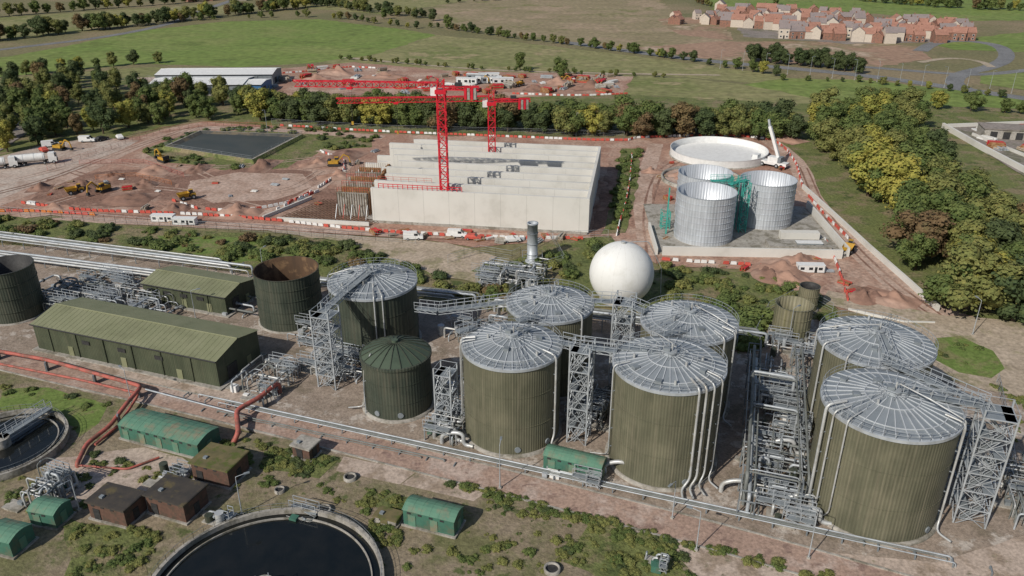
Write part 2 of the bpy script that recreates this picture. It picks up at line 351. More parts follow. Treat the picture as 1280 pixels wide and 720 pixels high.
ribbon('haul_road',[(-100,285),(100,274),(330,284),(480,292),(700,298),(790,305)],4.5,M['haul'])
ribbon('haul_road',[(820,180),(800,240),(812,320)],5,M['haul'])
ribbon('haul_road',[(960,175),(1000,205),(1012,250),(1060,300),(1110,350),(1165,388),(1230,410)],6,M['haul'])
ribbon('haul_road',[(400,188),(445,200),(400,235),(350,262),(300,275)],4,M['haul'])
for path,mt in (([(20,225),(120,200),(200,212),(300,208),(420,195)],'haul'),([(40,262),(140,232),(240,238),(330,262),(460,288)],'haul'),([(90,215),(160,236),(200,262),(300,272)],'soild'),([(-20,246),(60,226),(150,190),(240,160)],'soild'),
    ([(0,262),(120,268),(300,282),(520,298),(700,300)],'soild'),([(816,330),(806,260),(830,200),(950,178)],'soild'),([(1004,210),(1030,270),(1100,345),(1170,395)],'soild'),([(250,216),(300,240),(360,240),(400,214)],'haul')):
    LV[0]+=.004
    for o in (-1,1): ribbon('wheel_track',path,.55,M[mt],.08,z=LV[0],off=o)
patch('trench_bank_grass',[(776,186),(800,186),(796,240),(780,292),(752,294),(768,240)],M['bank'],.5)
patch('trench_ground',[(762,200),(776,200),(768,240),(752,294),(738,296),(748,250)],M['soild'],.3)
patch('grass_bank',[(-200,300),(-80,276),(0,270),(200,286),(330,294),(420,300),(520,308),(560,350),(640,362),(640,392),(520,362),(300,338),(100,308),(-200,312)],M['bank'],.6)
patch('grass_bank',[(560,325),(640,330),(690,300),(760,296),(800,325),(830,340),(960,340),(1005,355),(1050,390),(1000,440),(940,440),(880,395),(740,385),(600,355)],M['bank'],.6)
patch('grass_slope',[(200,296),(330,300),(400,308),(390,330),(300,328),(220,312)],M['lawn'],1)
patch('sandy_track',[(330,288),(480,298),(560,305),(620,322),(590,340),(640,350),(600,356),(545,345),(480,322),(420,302)],M['sand'],.5)
patch('plant_yard_ground',[(-300,300),(100,310),(350,350),(640,392),(900,402),(1010,400),(1120,398),(1300,430),(1500,560),(1500,900),(1000,900),(700,700),(330,545),(-300,400)],M['yard'],.4)
patch('scrub_ground',[(-300,405),(0,462),(330,545),(700,640),(900,700),(1100,770),(1000,1000),(-300,1000)],M['scrub'],.5)
patch('lawn',[(0,490),(60,485),(135,508),(125,530),(98,548),(80,525),(40,515),(0,512)],M['lawn'],.4)
patch('concrete_paving',[(430,572),(520,591),(500,607),(420,590)],M['conc_pad'],.05)
patch('concrete_paving',[(522,592),(615,612),(592,628),(502,607)],M['conc_pad'],.05)
patch('concrete_paving',[(60,575),(180,560),(250,585),(190,620),(70,640)],M['conc_pad'],.6)
patch('concrete_paving',[(130,450),(330,500),(300,515),(90,468)],M['conc_pad'],.2)
patch('grass_scrub',[(740,655),(830,670),(860,720),(820,760),(700,700)],M['bank'],.8)
patch('grass_scrub',[(455,612),(590,640),(560,650),(450,635)],M['bank'],.8)
patch('grass_scrub',[(330,560),(420,575),(400,600),(330,590)],M['bank'],.8)
patch('grass_scrub',[(80,650),(200,670),(180,720),(90,720)],M['bank'],.8)
patch('paved_apron',[(835,652),(1000,690),(1170,705),(1290,668),(1400,760),(1300,900),(900,900),(885,735),(850,700)],M['conc_pad'],.2)
ribbon('site_road',[(-150,412),(0,452),(200,497),(330,528),(560,586),(850,660),(1050,716),(1200,760)],4.8,M['road'],kerb=M['concd'])
ribbon('site_road',[(1030,372),(1110,390),(1190,408),(1300,425),(1450,470)],7,M['sand'])
patch('sandy_turning_area',[(1110,388),(1280,405),(1450,440),(1450,540),(1280,500),(1225,486),(1160,470),(1100,420)],M['sand'],.4)
patch('lawn',[(1168,424),(1200,422),(1240,440),(1255,462),(1240,475),(1200,468),(1165,450)],M['lawn'],.2)
patch('lot_ground',[(1180,158),(1290,152),(1500,195),(1500,300),(1280,222)],M['lotgrey'],.3)
patch('lot_ground',[(-200,150),(0,140),(40,165),(0,190),(-200,240)],M['lotgrey'],.5)
# lined rectangular basin with sloping sides
mb=MB(); out=[G(*p) for p in [(206,187),(250,167),(378,172),(316,204)]]; cen=sum(out,Vector())/4
def rg(k,z): return [(cen.x+(p.x-cen.x)*k,cen.y+(p.y-cen.y)*k,z) for p in out]
L4=[rg(1.06,.1),rg(1.0,1.2),rg(.965,1.2),rg(.86,.35)]
for i,(a_,b_) in enumerate(zip(L4[:-1],L4[1:])):
    mb.add(a_+b_,[(j,(j+1)%4,4+(j+1)%4,4+j) for j in range(4)],M['bank'] if i==0 else (M['concd'] if i==1 else M['liner']))
mb.add(rg(.90,.5),[(0,1,2,3)],M['pond']); mb.rail([*rg(1.0,1.2),rg(1.0,1.2)[0]],M['galvd'],1.1,4,.04); mb.obj('lined_settling_basin')
# ------------------------------------------------------------------ trees
def crown(mb,rng,lobes,leafmat,n=120,ls=.5):
    for (cx,cy,cz,r) in lobes:
        vs=[];fs=[]
        prof=[(.05,-.72),(.5,-.5),(.72,0),(.5,.5),(.05,.72)]
        mb.lathe([(a*r,b*r) for a,b in prof],leafmat,7,(cx,cy,cz))
        for i in range(n):
            d=Vector((rng.gauss(0,1),rng.gauss(0,1),rng.gauss(0,1)+.25)).normalized()
            p=Vector((cx,cy,cz))+d*r*rng.uniform(.72,1.12)
            nrm=(d+Vector((rng.uniform(-.6,.6),rng.uniform(-.6,.6),rng.uniform(-.3,.8)))).normalized()
            x,y=frame(nrm); a=rng.uniform(0,6.28); s=ls*rng.uniform(.5,1.2)
            x2=(x*math.cos(a)+y*math.sin(a))*s; y2=(y*math.cos(a)-x*math.sin(a))*s*.7
            o=len(vs); vs+=[p+x2*.5,p+y2*.5,p-x2*.5,p-y2*.5]; fs.append((o,o+1,o+2,o+3))
        mb.add(vs,fs,leafmat)
TREES={k:[] for k in LEAF}; BUSH={k:[] for k in LEAF}
for vi in range(5):
    rng=random.Random(100+vi); lob=[]
    wide=[.30,.36,.27,.34,.24][vi]*10
    for i in range(20):
        a=rng.uniform(0,6.28); h=rng.uniform(.22,.93); env=math.sin(math.pi*min(1,(h-.1)/.95))**.6
        rr=wide*env*rng.uniform(.25,1.0); lob.append((rr*math.cos(a),rr*math.sin(a),h*10-.3,rng.uniform(.8,1.7)))
    lob.append((0,0,5,2.2)); lob.append((0,0,7,1.6))
    for ln,lm in LEAF.items():
        mb=MB(); mb.tube((0,0,-.2),(0,0,4.5),.28,M['bark'],7,.16)
        for (x,y,z,r) in lob[:8]: mb.tube((0,0,min(3.5,z*.5)),(x,y,z),.12,M['bark'],4,.04)
        crown(mb,random.Random(vi),lob,lm,150,.56); TREES[ln].append(mb.mesh('tree_mesh'))
for vi in range(3):
    rng=random.Random(200+vi)
    lob=[(rng.uniform(-.7,.7),rng.uniform(-.7,.7),rng.uniform(.2,.8),rng.uniform(.35,.65)) for _ in range(8)]
    for ln,lm in LEAF.items():
        mb=MB(); crown(mb,random.Random(vi),lob,lm,55,.26); BUSH[ln].append(mb.mesh('shrub_mesh'))
def tree(px,py,h,kind,parent=None,name='broadleaf_tree',w=1.0):
    p=G(px,py) if py is not None else px
    s=h/10; return put(random.choice(TREES[kind]),name,p,U(0,6.28),parent,(s*w*U(.95,1.15),s*w*U(.95,1.15),s))
def bush(p,s,kind,parent,w=1.0):
    return put(random.choice(BUSH[kind]),'shrub',p+Vector((0,0,.1)),U(0,6.28),parent,(s*w,s*w,s))
def pick(ws):
    x=R()*sum(w for _,w in ws)
    for k,w in ws:
        x-=w
        if x<=0: return k
    return ws[-1][0]
def inside(p,poly):
    c=False;n=len(poly)
    for i in range(n):
        a,b=poly[i],poly[(i+1)%n]
        if (a.y>p.y)!=(b.y>p.y) and p.x<(b.x-a.x)*(p.y-a.y)/(b.y-a.y)+a.x: c=not c
    return c
def scatter(px,n,mind=0):
    poly=[G(*p) for p in px]; x0,x1=min(p.x for p in poly),max(p.x for p in poly); y0,y1=min(p.y for p in poly),max(p.y for p in poly)
    out=[];t=0
    while len(out)<n and t<n*40:
        t+=1; p=Vector((U(x0,x1),U(y0,y1),0))
        if inside(p,poly) and all((p-q).length>mind for q in out): out.append(p)
    return out
def belt(name,px,h0,h1,sp,ws,rows=1,rs=4,jit=1.5,gap=0):
    e=empty(name); pts=densify(smooth_path([G(*p) for p in px],it=1),sp,0,False)
    for r in range(rows):
        for p in pts:
            if R()<gap: continue
            q=p+Vector((U(-jit,jit),U(-jit,jit)+r*rs,0)); tree(q,None,U(h0,h1),pick(ws),e,'tree',1.25)
MIX=[('green',3),('dark',2.5),('olive',2.5),('yellow',1),('brown',.8)]
belt('tree_belt',[(330,150),(480,160),(640,166),(800,172),(900,172),(985,176)],8,12.5,5.5,[('green',4),('dark',3),('olive',2),('brown',1.8),('yellow',.6)],3,5)
belt('hedgerow',[(540,34),(640,48),(760,62),(870,78),(985,98)],3,7,5,MIX,gap=.1)
belt('hedgerow',[(940,78),(1000,82),(1075,92)],6,10,5,[('dark',1)],2,7)
belt('hedgerow',[(-60,58),(60,44),(180,32),(270,22),(380,10)],7,12,8,MIX,2,10,gap=.15)
belt('hedgerow',[(-80,28),(60,16),(230,4),(330,-6)],7,11,9,MIX,1,10,gap=.15)
belt('hedgerow',[(170,30),(280,24),(400,20),(520,36)],3,7,7,MIX,gap=.3)
belt('hedgerow',[(330,0),(420,10),(540,26)],6,10,8,[('dark',1),('olive',.6)],2,10,gap=.2)
belt('hedgerow',[(430,74),(560,84),(700,92),(860,98)],2,3.5,4,[('olive',1),('green',1)],gap=.25)
belt('hedgerow',[(-60,104),(60,90),(200,78)],4,8,7,MIX)
belt('hedgerow',[(560,4),(680,-4),(860,0),(900,12)],4,8,10,MIX,gap=.3)
belt('hedgerow',[(980,100),(1100,104),(1280,126)],2,4,6,MIX)
belt('hedgerow',[(1080,2),(1200,12),(1300,14)],6,10,9,MIX,2,9,gap=.15)
belt('hedgerow',[(1090,128),(1150,136),(1230,140),(1320,146)],5,8,6,MIX)
for q in [(480,24),(650,88),(560,36),(700,100),(970,6),(1290,60)]: tree(q[0],q[1],U(8,12),'green')
left=scatter([(-80,170),(0,140),(60,120),(180,116),(300,130),(325,150),(250,150),(120,172),(60,180),(0,196)],72,4.5)
for p in left: tree(p,None,U(7.5,12),pick([('green',3.5),('dark',2.2),('olive',3),('yellow',2),('brown',1)]))
e=empty('tree_belt')
for p in scatter([(-200,180),(-60,120),(60,96),(150,98),(150,112),(60,124),(0,145),(-100,200)],52,6): tree(p,None,U(7,11),pick([('green',1),('dark',1.4),('olive',1),('brown',.4)]),e,'tree')
for p in scatter([(1005,165),(1020,146),(1090,140),(1150,152),(1165,205),(1200,245),(1300,300),(1370,340),(1330,395),(1260,398),(1185,378),(1120,318),(1100,270),(1040,215)],66,6):
    tree(p,None,U(9,13.5),pick([('green',5),('dark',1.5),('olive',3.5),('yellow',1.6),('brown',.6)]),w=1.15)
for x,y,h,k in [(1085,245,16,'yellow'),(1128,268,15,'yellow'),(1168,282,14,'olive'),(1148,328,13,'brown'),(1205,390,15.5,'olive'),(1225,386,13,'yellow'),(1265,402,14,'dark'),(1030,190,12,'olive'),(1020,165,11,'yellow'),(1190,318,13,'green'),(1240,345,13,'dark'),(1180,385,11,'green'),(1110,255,14,'yellow')]:
    tree(x,y,h,k,w=1.25)
e=empty('bank_shrubs')
for p in scatter([(-100,278),(0,274),(200,290),(330,298),(470,312),(500,330),(560,352),(640,366),(640,388),(520,356),(300,330),(100,302),(-100,300)],190): bush(p,U(.3,1.8),pick([('green',4),('dark',1.5),('olive',3),('brown',.8)]),e,1.4)
for p in scatter([(560,328),(640,332),(740,300),(800,325),(960,345),(1005,360),(1045,392),(1000,430),(940,435),(880,390),(740,380),(600,352)],125): 
    if (p-Vector((21.7,144.8,0))).length>8: bush(p,U(.3,1.6),pick([('green',3),('dark',1.5),('olive',3)]),e,1.3)
for p in scatter([(175,190),(240,160),(400,160),(470,172),(462,184),(400,192),(390,198),(400,170),(250,164),(200,190),(300,208),(300,214),(205,202)],80): bush(p,U(.4,1.3),pick([('green',3),('dark',2),('olive',1)]),e,1.4)
for p in scatter([(776,188),(800,188),(790,245),(776,290),(756,292),(768,240)],60): bush(p,U(.4,1.2),'green',e,1.4)
for p in scatter([(900,392),(960,400),(940,440),(900,430)],16): bush(p,U(1.2,2.6),pick([('green',3),('dark',2)]),e,1.3)
e=empty('weeds_and_scrub')
for poly,n in (([(330,555),(420,575),(400,600),(330,590)],60),([(455,610),(600,642),(560,655),(450,635)],45),([(740,655),(850,680),(870,730),(800,740),(700,690)],80),
   ([(80,650),(200,668),(180,730),(90,730)],50),([(100,560),(190,585),(260,600),(220,618),(110,590)],26),([(0,480),(140,505),(110,545),(0,500)],20),
   ([(240,560),(360,540),(380,600),(300,620)],40),([(480,660),(740,670),(720,720),(500,720)],60),([(600,610),(760,650),(740,668),(600,640)],40),([(0,600),(110,580),(120,650),(0,640)],36),
   ([(560,603),(1060,726),(1040,734),(560,612)],100),([(1165,424),(1240,440),(1250,470),(1170,450)],12),([(1240,480),(1300,500),(1330,640),(1270,560)],40),([(380,600),(500,625),(480,720),(440,650)],30)):
    for p in scatter(poly,n): bush(p,U(.12,.6),pick([('green',3),('olive',4),('dark',1)]),e,1.6)
def heapmesh(seed):
    n=22; vs=[];fs=[]
    for i in range(n+1):
        for j in range(n+1):
            x=(i/n-.5)*2;y=(j/n-.5)*2; r=math.sqrt(x*x+y*y)
            h=max(0,1-r)*1.1*(.6+.9*mnoise.fractal(Vector((x*1.6+seed*7,y*1.6,seed)),1,2,4)+.25)
            vs.append((x,y,max(0,h)-.02))
    for i in range(n):
        for j in range(n): a=i*(n+1)+j; fs.append((a,a+n+1,a+n+2,a+1))
    mb=MB(); mb.add(vs,fs,M['soild' if seed%2 else 'soil'],True); return mb.mesh('heap')
HP=[heapmesh(i) for i in range(4)]
for x,y,s in [(70,262,4),(105,236,5),(140,222,4),(195,214,5),(248,212,4),(330,208,5),(395,206,4),(420,222,4),(300,266,5),(220,262,4),(160,250,5),(430,196,5),(985,175,4),(850,222,4),(935,222,4),(815,215,3),(1000,330,5),(965,345,5),(1080,372,5),(1110,375,4),(700,104,6),(735,110,6),(670,112,5),(480,96,7),(420,92,8),(395,100,6),(540,104,6),(748,230,2.5),(745,262,2.5),(975,340,7),(985,350,5),(180,232,4),(50,236,3)]:
    put(random.choice(HP),'spoil_heap',G(x,y)+Vector((0,0,.2)),U(0,6),None,(s*U(.8,1.5),s*U(.7,1.2),s*U(.3,.5)))
# ------------------------------------------------------------------ houses
def housemesh(w,d,h,rf,wl):
    mb=MB(); mb.box((0,0,0),(w,d,h),wl); y=d/2+.3; x=w/2+.2; rh=d*.42
    mb.add([(-x,-y,h-.1),(x,-y,h-.1),(x,0,h+rh),(-x,0,h+rh),(x,y,h-.1),(-x,y,h-.1)],[(0,1,2,3),(3,2,4,5)],rf)
    mb.add([(-w/2,-d/2,h),(-w/2,d/2,h),(-w/2,0,h+rh-.3),(w/2,-d/2,h),(w/2,d/2,h),(w/2,0,h+rh-.3)],[(0,2,1),(3,4,5)],wl)
    for sx in (-.28,.28):
        for zz in (.8,h*.58):
            mb.box((sx*w,-d/2-.02,zz),(1.3,.05,1.2),M['white']); mb.box((sx*w,-d/2-.06,zz+.1),(1.1,.04,1.0),M['glass'])
    mb.box((0,-d/2-.04,0),(1,.06,2.1),M['dk']); mb.box((w*.35,0,h+rh-.8),(.7,.7,1.6),M['brick'])
    return mb.mesh('house')
HM=[housemesh(8,7.5,5.2,M['houseroof'],M['brick']),housemesh(9.5,8,5.4,M['houseroof'],M['render']),housemesh(11,8,5.2,M['houseroof2'],M['brick']),housemesh(7,8,6.5,M['houseroof2'],M['render']),housemesh(8,8,5,M['houseroof'],M['brick'])]
for r in range(7):
    for i in range(24):
        px=898+i*13+U(-2,2)+r*3; py=14+r*4.8+i*.75+U(-.8,.8)
        if R()<.1 or (r<1 and i>13) or (r>4 and (i<5 or i>20)) or (r>5 and i>15): continue
        put(random.choice(HM),'brick_house',G(px,py),random.choice([0,1.57,3.14])+U(-.3,.3)+(-.3),scale=U(.78,.98))
for i in range(12): put(random.choice(HM),'brick_house',G(838+U(0,60),24+U(0,8)),U(0,3),scale=.7)
for i in range(22): put(random.choice(HM),'brick_house',G(225+i*11+U(-3,3),U(-9,2)),U(0,3))
# ------------------------------------------------------------------ tanks
A0=-math.radians(19.5)
def digester(name,x,y,r,h,body='tank',roof='roof',pipes=(),rise=1.5,n=36,seed=0,rails=True,domed=False):
    mb=MB(); rng=random.Random(seed)
    mb.lathe([(r+.45,0),(r+.45,.6),(r,.61)],M['concd'],64)
    mb.lathe([(r,.3),(r,h)],M[body],96)
    for z in (h*.34,h*.68): mb.ring(r+.02,z,.035,M[body],64)
    mb.lathe([(r,h-.35),(r+.2,h-.35),(r+.2,h+.05),(r-.05,h+.12)],M['galv' if roof=='roof' else body],72,sm=False)
    prof=[(r,h+.06)]+[(r*(1-t),h+.06+rise*(math.sin(t*math.pi/2) if domed else t**.92)) for t in (.2,.4,.6,.8,.93)]
    mb.lathe(prof,M[roof],n,sm=False); mb.disc(prof[-1][0],prof[-1][1],M[roof],n)
    rb=M['rib'] if roof=='roof' else M['tankd']
    for i in range(n):
        a=2*math.pi*i/n; c,s=math.cos(a),math.sin(a)
        for (r0,z0),(r1,z1) in zip(prof[:-1],prof[1:]):
            if roof=='roof' and i%2 and r1<r*.25: continue
            mb.tube((r0*c,r0*s,z0+.07),(r1*c,r1*s,z1+.07),.075,rb,4)
    if roof=='roof':
        for q in (1,3): mb.ring(prof[q][0],prof[q][1]+.08,.055,rb,n)
        mb.lathe([(.9,h+rise-.1),(.9,h+rise+.5)],M['galv'],12); mb.disc(.9,h+rise+.5,M['galv'],12)
        mb.tube((.2,.1,h+rise),(.2,.1,h+rise+1.5),.14,M['pipe']); mb.box((-.4,-.3,h+rise+.5),(.8,.6,.5),M['galvd'])
        pts=[(1.7*math.cos(a),1.7*math.sin(a),h+rise*.9) for a in [i*math.pi/4 for i in range(9)]]
        mb.rail(pts,M['galv'],1.1,2,.035)
        for k in range(8):
            a=rng.uniform(0,6.28); q=rng.uniform(.35,.85)*r; z=h+rise*(1-q/r)
            if k%2: mb.tube((q*math.cos(a),q*math.sin(a),z),(q*math.cos(a),q*math.sin(a),z+.8),.18,M['pipe'],8)
            else: mb.box((q*math.cos(a),q*math.sin(a),z),(.8,.8,.5),M['galvd'],a)
        a=rng.uniform(0,6.28); c,s=math.cos(a),math.sin(a)
        for o in (-.45,.45): mb.rail([(1.7*c-o*s,1.7*s+o*c,h+rise*.85),(r*c-o*s,r*s+o*c,h+.15)],M['galv'],1.1,1.5,.035)
        mb.sweep([(.6,.6,h+rise+1),(r*.5*math.cos(a+2),r*.5*math.sin(a+2),h+rise+.7),((r+.3)*math.cos(a+2),(r+.3)*math.sin(a+2),h+.9),((r+.3)*math.cos(a+2),(r+.3)*math.sin(a+2),h-3)],.1,M['pipe'],7,.4)
    else:
        mb.tube((0,0,h+rise-.1),(0,0,h+rise+.5),.5,M[roof],12)
    if rails:
        N=40; pts=[((r+.1)*math.cos(2*math.pi*i/N),(r+.1)*math.sin(2*math.pi*i/N),h+.05) for i in range(N+1)]
        mb.rail(pts,M['galv'],1.1,2.5,.03)
    for (a,dr,rad,top) in pipes:
        a=math.radians(a); c,s=math.cos(a),math.sin(a); q=r+dr
        mb.sweep([(r*.75*c,r*.75*s,h+rise*.25+.5),(q*c,q*s,h+.6) if top else (r*c,r*s,h-1.5),(q*c,q*s,2.0),((q+.1)*c+1.2*s,(q+.1)*s-1.2*c,.8),((q+2)*c+2*s,(q+2)*s-2*c,.8)],rad,M['pipe'],8,.8)
        for z in range(3,int(h),3): mb.box((( r+dr/2)*c,(r+dr/2)*s,z),(dr,.12,.12),M['galvd'],a)
    for a in (-100,-60): 
        a=math.radians(a+seed*9); c,s=math.cos(a),math.sin(a); mb.tube(((r-.1)*c,(r-.1)*s,1.4),((r+.15)*c,(r+.15)*s,1.4),.45,M['galvd'],14)
    return mb.obj(name,(x,y,0),A0)
digester('digester_tank',-24.4,127.4,7.6,12,seed=1,pipes=[(-60,.35,.12,1),(-50,.35,.12,1)],body='tankd')
digester('digester_tank',6.1,114.4,6.8,14,seed=2,pipes=[(-30,.35,.14,1)])
digester('digester_tank',26.7,107.2,7.1,14.5,seed=3,pipes=[(-20,.4,.14,1),(-40,.4,.14,1)])
digester('digester_tank',0,99.9,7.0,14.5,seed=4,pipes=[(-168,.4,.18,1),(-160,.4,.1,1),(-15,.4,.16,1)])
digester('digester_tank',21.1,93,7.4,15.5,seed=5,pipes=[(-52,.45,.16,1),(-44,.45,.16,1),(-34,.45,.13,1),(-150,.4,.1,1),(-20,.4,.12,1)])
digester('digester_tank',51.8,100,7.7,15,seed=6,pipes=[(-150,.45,.14,1),(-120,.4,.12,1)])
digester('digester_tank',46.7,83.4,8.0,15.5,seed=7,pipes=[(-152,.5,.2,1),(-142,.45,.12,1),(-128,.4,.1,1),(-20,.4,.14,1)])
digester('domed_sludge_tank',-17.8,106.7,5.3,9.4,'tankd','roofg',rise=1.7,n=20,rails=False,domed=True,pipes=[(-130,.3,.1,0)])
def opentank(name,x,y,r,h,mat,inner,floor,fz=1.5,n=64,bands=3,rim='galv'):
    mb=MB(); mb.lathe([(r+.3,0),(r+.3,.5),(r,.5)],M['concd'],n); mb.lathe([(r,.2),(r,h)],M[mat],96)
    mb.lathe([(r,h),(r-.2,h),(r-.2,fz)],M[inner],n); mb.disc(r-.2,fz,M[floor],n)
    for i in range(bands): mb.ring(r+.04,h*(i+1)/(bands+.02),.05,M[rim] if i==bands-1 else M[mat],n)
    return mb.obj(name,(x,y,0),A0)
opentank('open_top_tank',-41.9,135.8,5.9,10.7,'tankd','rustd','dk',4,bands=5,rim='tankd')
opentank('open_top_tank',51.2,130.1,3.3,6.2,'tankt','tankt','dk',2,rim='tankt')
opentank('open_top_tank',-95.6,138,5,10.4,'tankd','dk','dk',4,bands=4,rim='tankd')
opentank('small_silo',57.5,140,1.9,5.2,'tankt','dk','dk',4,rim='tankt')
opentank('galvanised_tank',45.5,178.4,6.8,11.8,'silver','silver','conc',.5,bands=8)
opentank('galvanised_tank',62.9,189,6.7,11.5,'silver','silver','conc',.5,bands=8)
opentank('galvanised_tank',48.6,194.2,6.7,11.6,'silver','silver','conc',.5,bands=8)
opentank('circular_concrete_tank',66,250,15.2,2.6,'white','white','white',.5,bands=1,rim='white')
mb=MB(); mb.lathe([(11.5,0),(11.5,1.1),(10.9,1.1),(10.9,.3)],M['concd'],64); mb.disc(10.9,.45,M['haul'],64); mb.disc(5,.5,M['soild'],32); mb.obj('circular_tank_base',(55,224.5,0))
mb=MB()
for (x,y) in [(54,186),(53.4,184),(55.5,181.5)]: mb.lattice((x,y,0),(x,y,13),1.6,8,.07,M['teal'])
mb.walkway((52,183,12),(57,186.5,12),1.4,M['teal'],M['teal']); mb.walkway((48,186,12),(53,186,12),1.2,M['teal'],M['teal'])
mb.box((37,180,0),(.3,.3,12),M['teal']); mb.lattice((37.4,184,0),(37.4,184,5),2,4,.07,M['teal'])
mb.obj('scaffold_tower')
mb=MB()
a=math.radians(-3)
mb.box((55,184,0),(42,34,.48),M['concd'],a); mb.obj('concrete_base_slab')
mb=MB(); mb.box((54,166.6,0),(40,.5,2.2),M['conc'],a); mb.box((76.6,183,0),(.5,33,2.2),M['conc'],a); mb.box((33.2,176,0),(.5,17,1.8),M['conc'],a)
mb.box((66,171.5,.4),(14,4.5,1.1),M['concd'],a); mb.box((68,177,.4),(9,2,1.8),M['conc'],a); mb.obj('concrete_retaining_wall')
mb=MB(); rr=6.35; cz=5.75
mb.lathe([(rr*math.cos(t),rr*math.sin(t)) for t in [math.radians(-65+i*155/30) for i in range(31)]],M['sphere'],64,(0,0,cz))
mb.lathe([(4.2,0),(4.0,.9),(1.6,.9)],M['concd'],40)
for i in range(16):
    t=2*math.pi*i/16; P=[(rr*1.001*math.cos(q)*math.cos(t),rr*1.001*math.cos(q)*math.sin(t),cz+rr*1.001*math.sin(q)) for q in [math.radians(-60+j*10) for j in range(15)]]
    mb.sweep(P,.02,M['seam'],4,.1)
mb.tube((0,0,cz+rr-.1),(0,0,cz+rr+.4),.5,M['pipe'],10); mb.sweep([(0,0,cz+rr+.2),(5,1,cz+rr),(8.2,2,6),(8.5,2,0)],.08,M['pipe'])
mb.obj('gas_holder_sphere',(21.7,144.8,0))
mb=MB(); mb.lathe([(1.6,0),(1.6,.4),(1.15,.4),(1.15,9),(1.25,9),(1.25,9.3),(.9,9.3),(.9,6)],M['galv'],24)
for z in (2,4.5,7): mb.ring(1.2,z,.06,M['galvd'],24)
mb.rail([(2.2,-2,0),(2.2,2,0),(-2.2,2,0),(-2.2,-2,0),(2.2,-2,0)],M['galv'],2); mb.sweep([(1.1,0,1),(4,-1,1),(4,-6,1),(-8,-9,1)],.15,M['pipe'])
mb.obj('flare_stack',(4.5,163.8,0))
def clar(x,y,r,br):
    mb=MB(); mb.lathe([(r+.45,0),(r+.45,1.3),(r,1.3),(r,.2)],M['concd'],96,sm=False); mb.disc(r+.02,.62,M['water'],96)
    mb.lathe([(r-.9,.6),(r-.9,.85),(r-1.05,.85),(r-1.05,.6)],M['concd'],96,sm=False)
    N=60; mb.rail([((r+.2)*math.cos(2*math.pi*i/N),(r+.2)*math.sin(2*math.pi*i/N),1.3) for i in range(N+1)],M['galvd'],.9,5,.022)
    mb.tube((0,0,0),(0,0,2),1.2,M['concd'],20)
    mb.walkway((0,0,2),((r+.2)*math.cos(br),(r+.2)*math.sin(br),2),1.4)
    return mb.obj('clarifier_tank',(x,y,0))
clar(-28,67.5,13,-1.2); clar(-73.5,95,8.2,math.radians(70))
# ------------------------------------------------------------------ access towers & walkways
def tower(x,y,h,w=3,ang=A0):
    mb=MB(); hw=w/2; cs=[(-hw,-hw),(hw,-hw),(hw,hw),(-hw,hw)]; n=int(h/2.6); st=h/n
    for c in cs: mb.box((c[0],c[1],0),(.2,.2,h+1.1),M['galv'])
    for i in range(n+1):
        z=i*st
        for j in range(4):
            a,b=cs[j],cs[(j+1)%4]; mb.tube((*a,z),(*b,z),.09,M['galv'],4)
            if i<n: mb.tube((*a,z),(*b,z+st),.05,M['galv'],4); mb.tube((*b,z),(*a,z+st),.05,M['galv'],4)
            mb.tube((*a,z+1.1),(*b,z+1.1),.04,M['galv'],4)
        if i: 
            s=-1 if i%2 else 1; mb.box((s*hw*.65,0,z-.05),(w*.35,w,.08),M['galvd'])
        if i<n:
            s=1 if i%2 else -1
            mb.walkway((s*hw*.6,.5*s,z),(-s*hw*.6,.5*s,z+st),.9)
    mb.box((0,0,h-.05),(w,w,.08),M['galvd'])
    mb.obj('access_stair_tower',(x,y,0),ang)
tower(-29.5,112.5,13,3.2); tower(9.8,97.3,15.3,2.8); tower(17.6,112.2,15.3,3); tower(58.2,80.5,16,3.6); tower(-9.8,101.5,9,2.6)
def ww(name,segs):
    mb=MB()
    for a,b in segs: mb.walkway(a,b,1.4)
    mb.obj(name)
ww('tank_walkway',[((6.9,100,15),(9.8,98,15.3)),((9.8,98,15.4),(14.5,96,15.8))])
ww('tank_walkway',[((-30,113,13.2),(-28,121,13)),((-28,121,13),(-24.6,127,14.2))])
ww('tank_walkway',[((12.6,113.5,15),(17,112.6,15.2)),((18,111.6,15.3),(20.5,109,15.2)),((0.8,106.5,15),(4,108.5,14.8))])
ww('tank_walkway',[((57.5,82,16.2),(50,93.5,15.8)),((57.5,82,16),(48,84,17)),((51,93,15.4),(51.7,99,16.6))])
ww('tank_walkway',[((15,97,15.9),(20.5,93.3,17)),((-8,103,15),(-5.5,104.5,15)),((21,100,16),(25,103,15.3))])
ww('tank_walkway',[((-12,118,11),(-1,117,13)),((-1,117,13),(5.6,114.6,15.4)),((-16,121,10),(-12,118,11))])
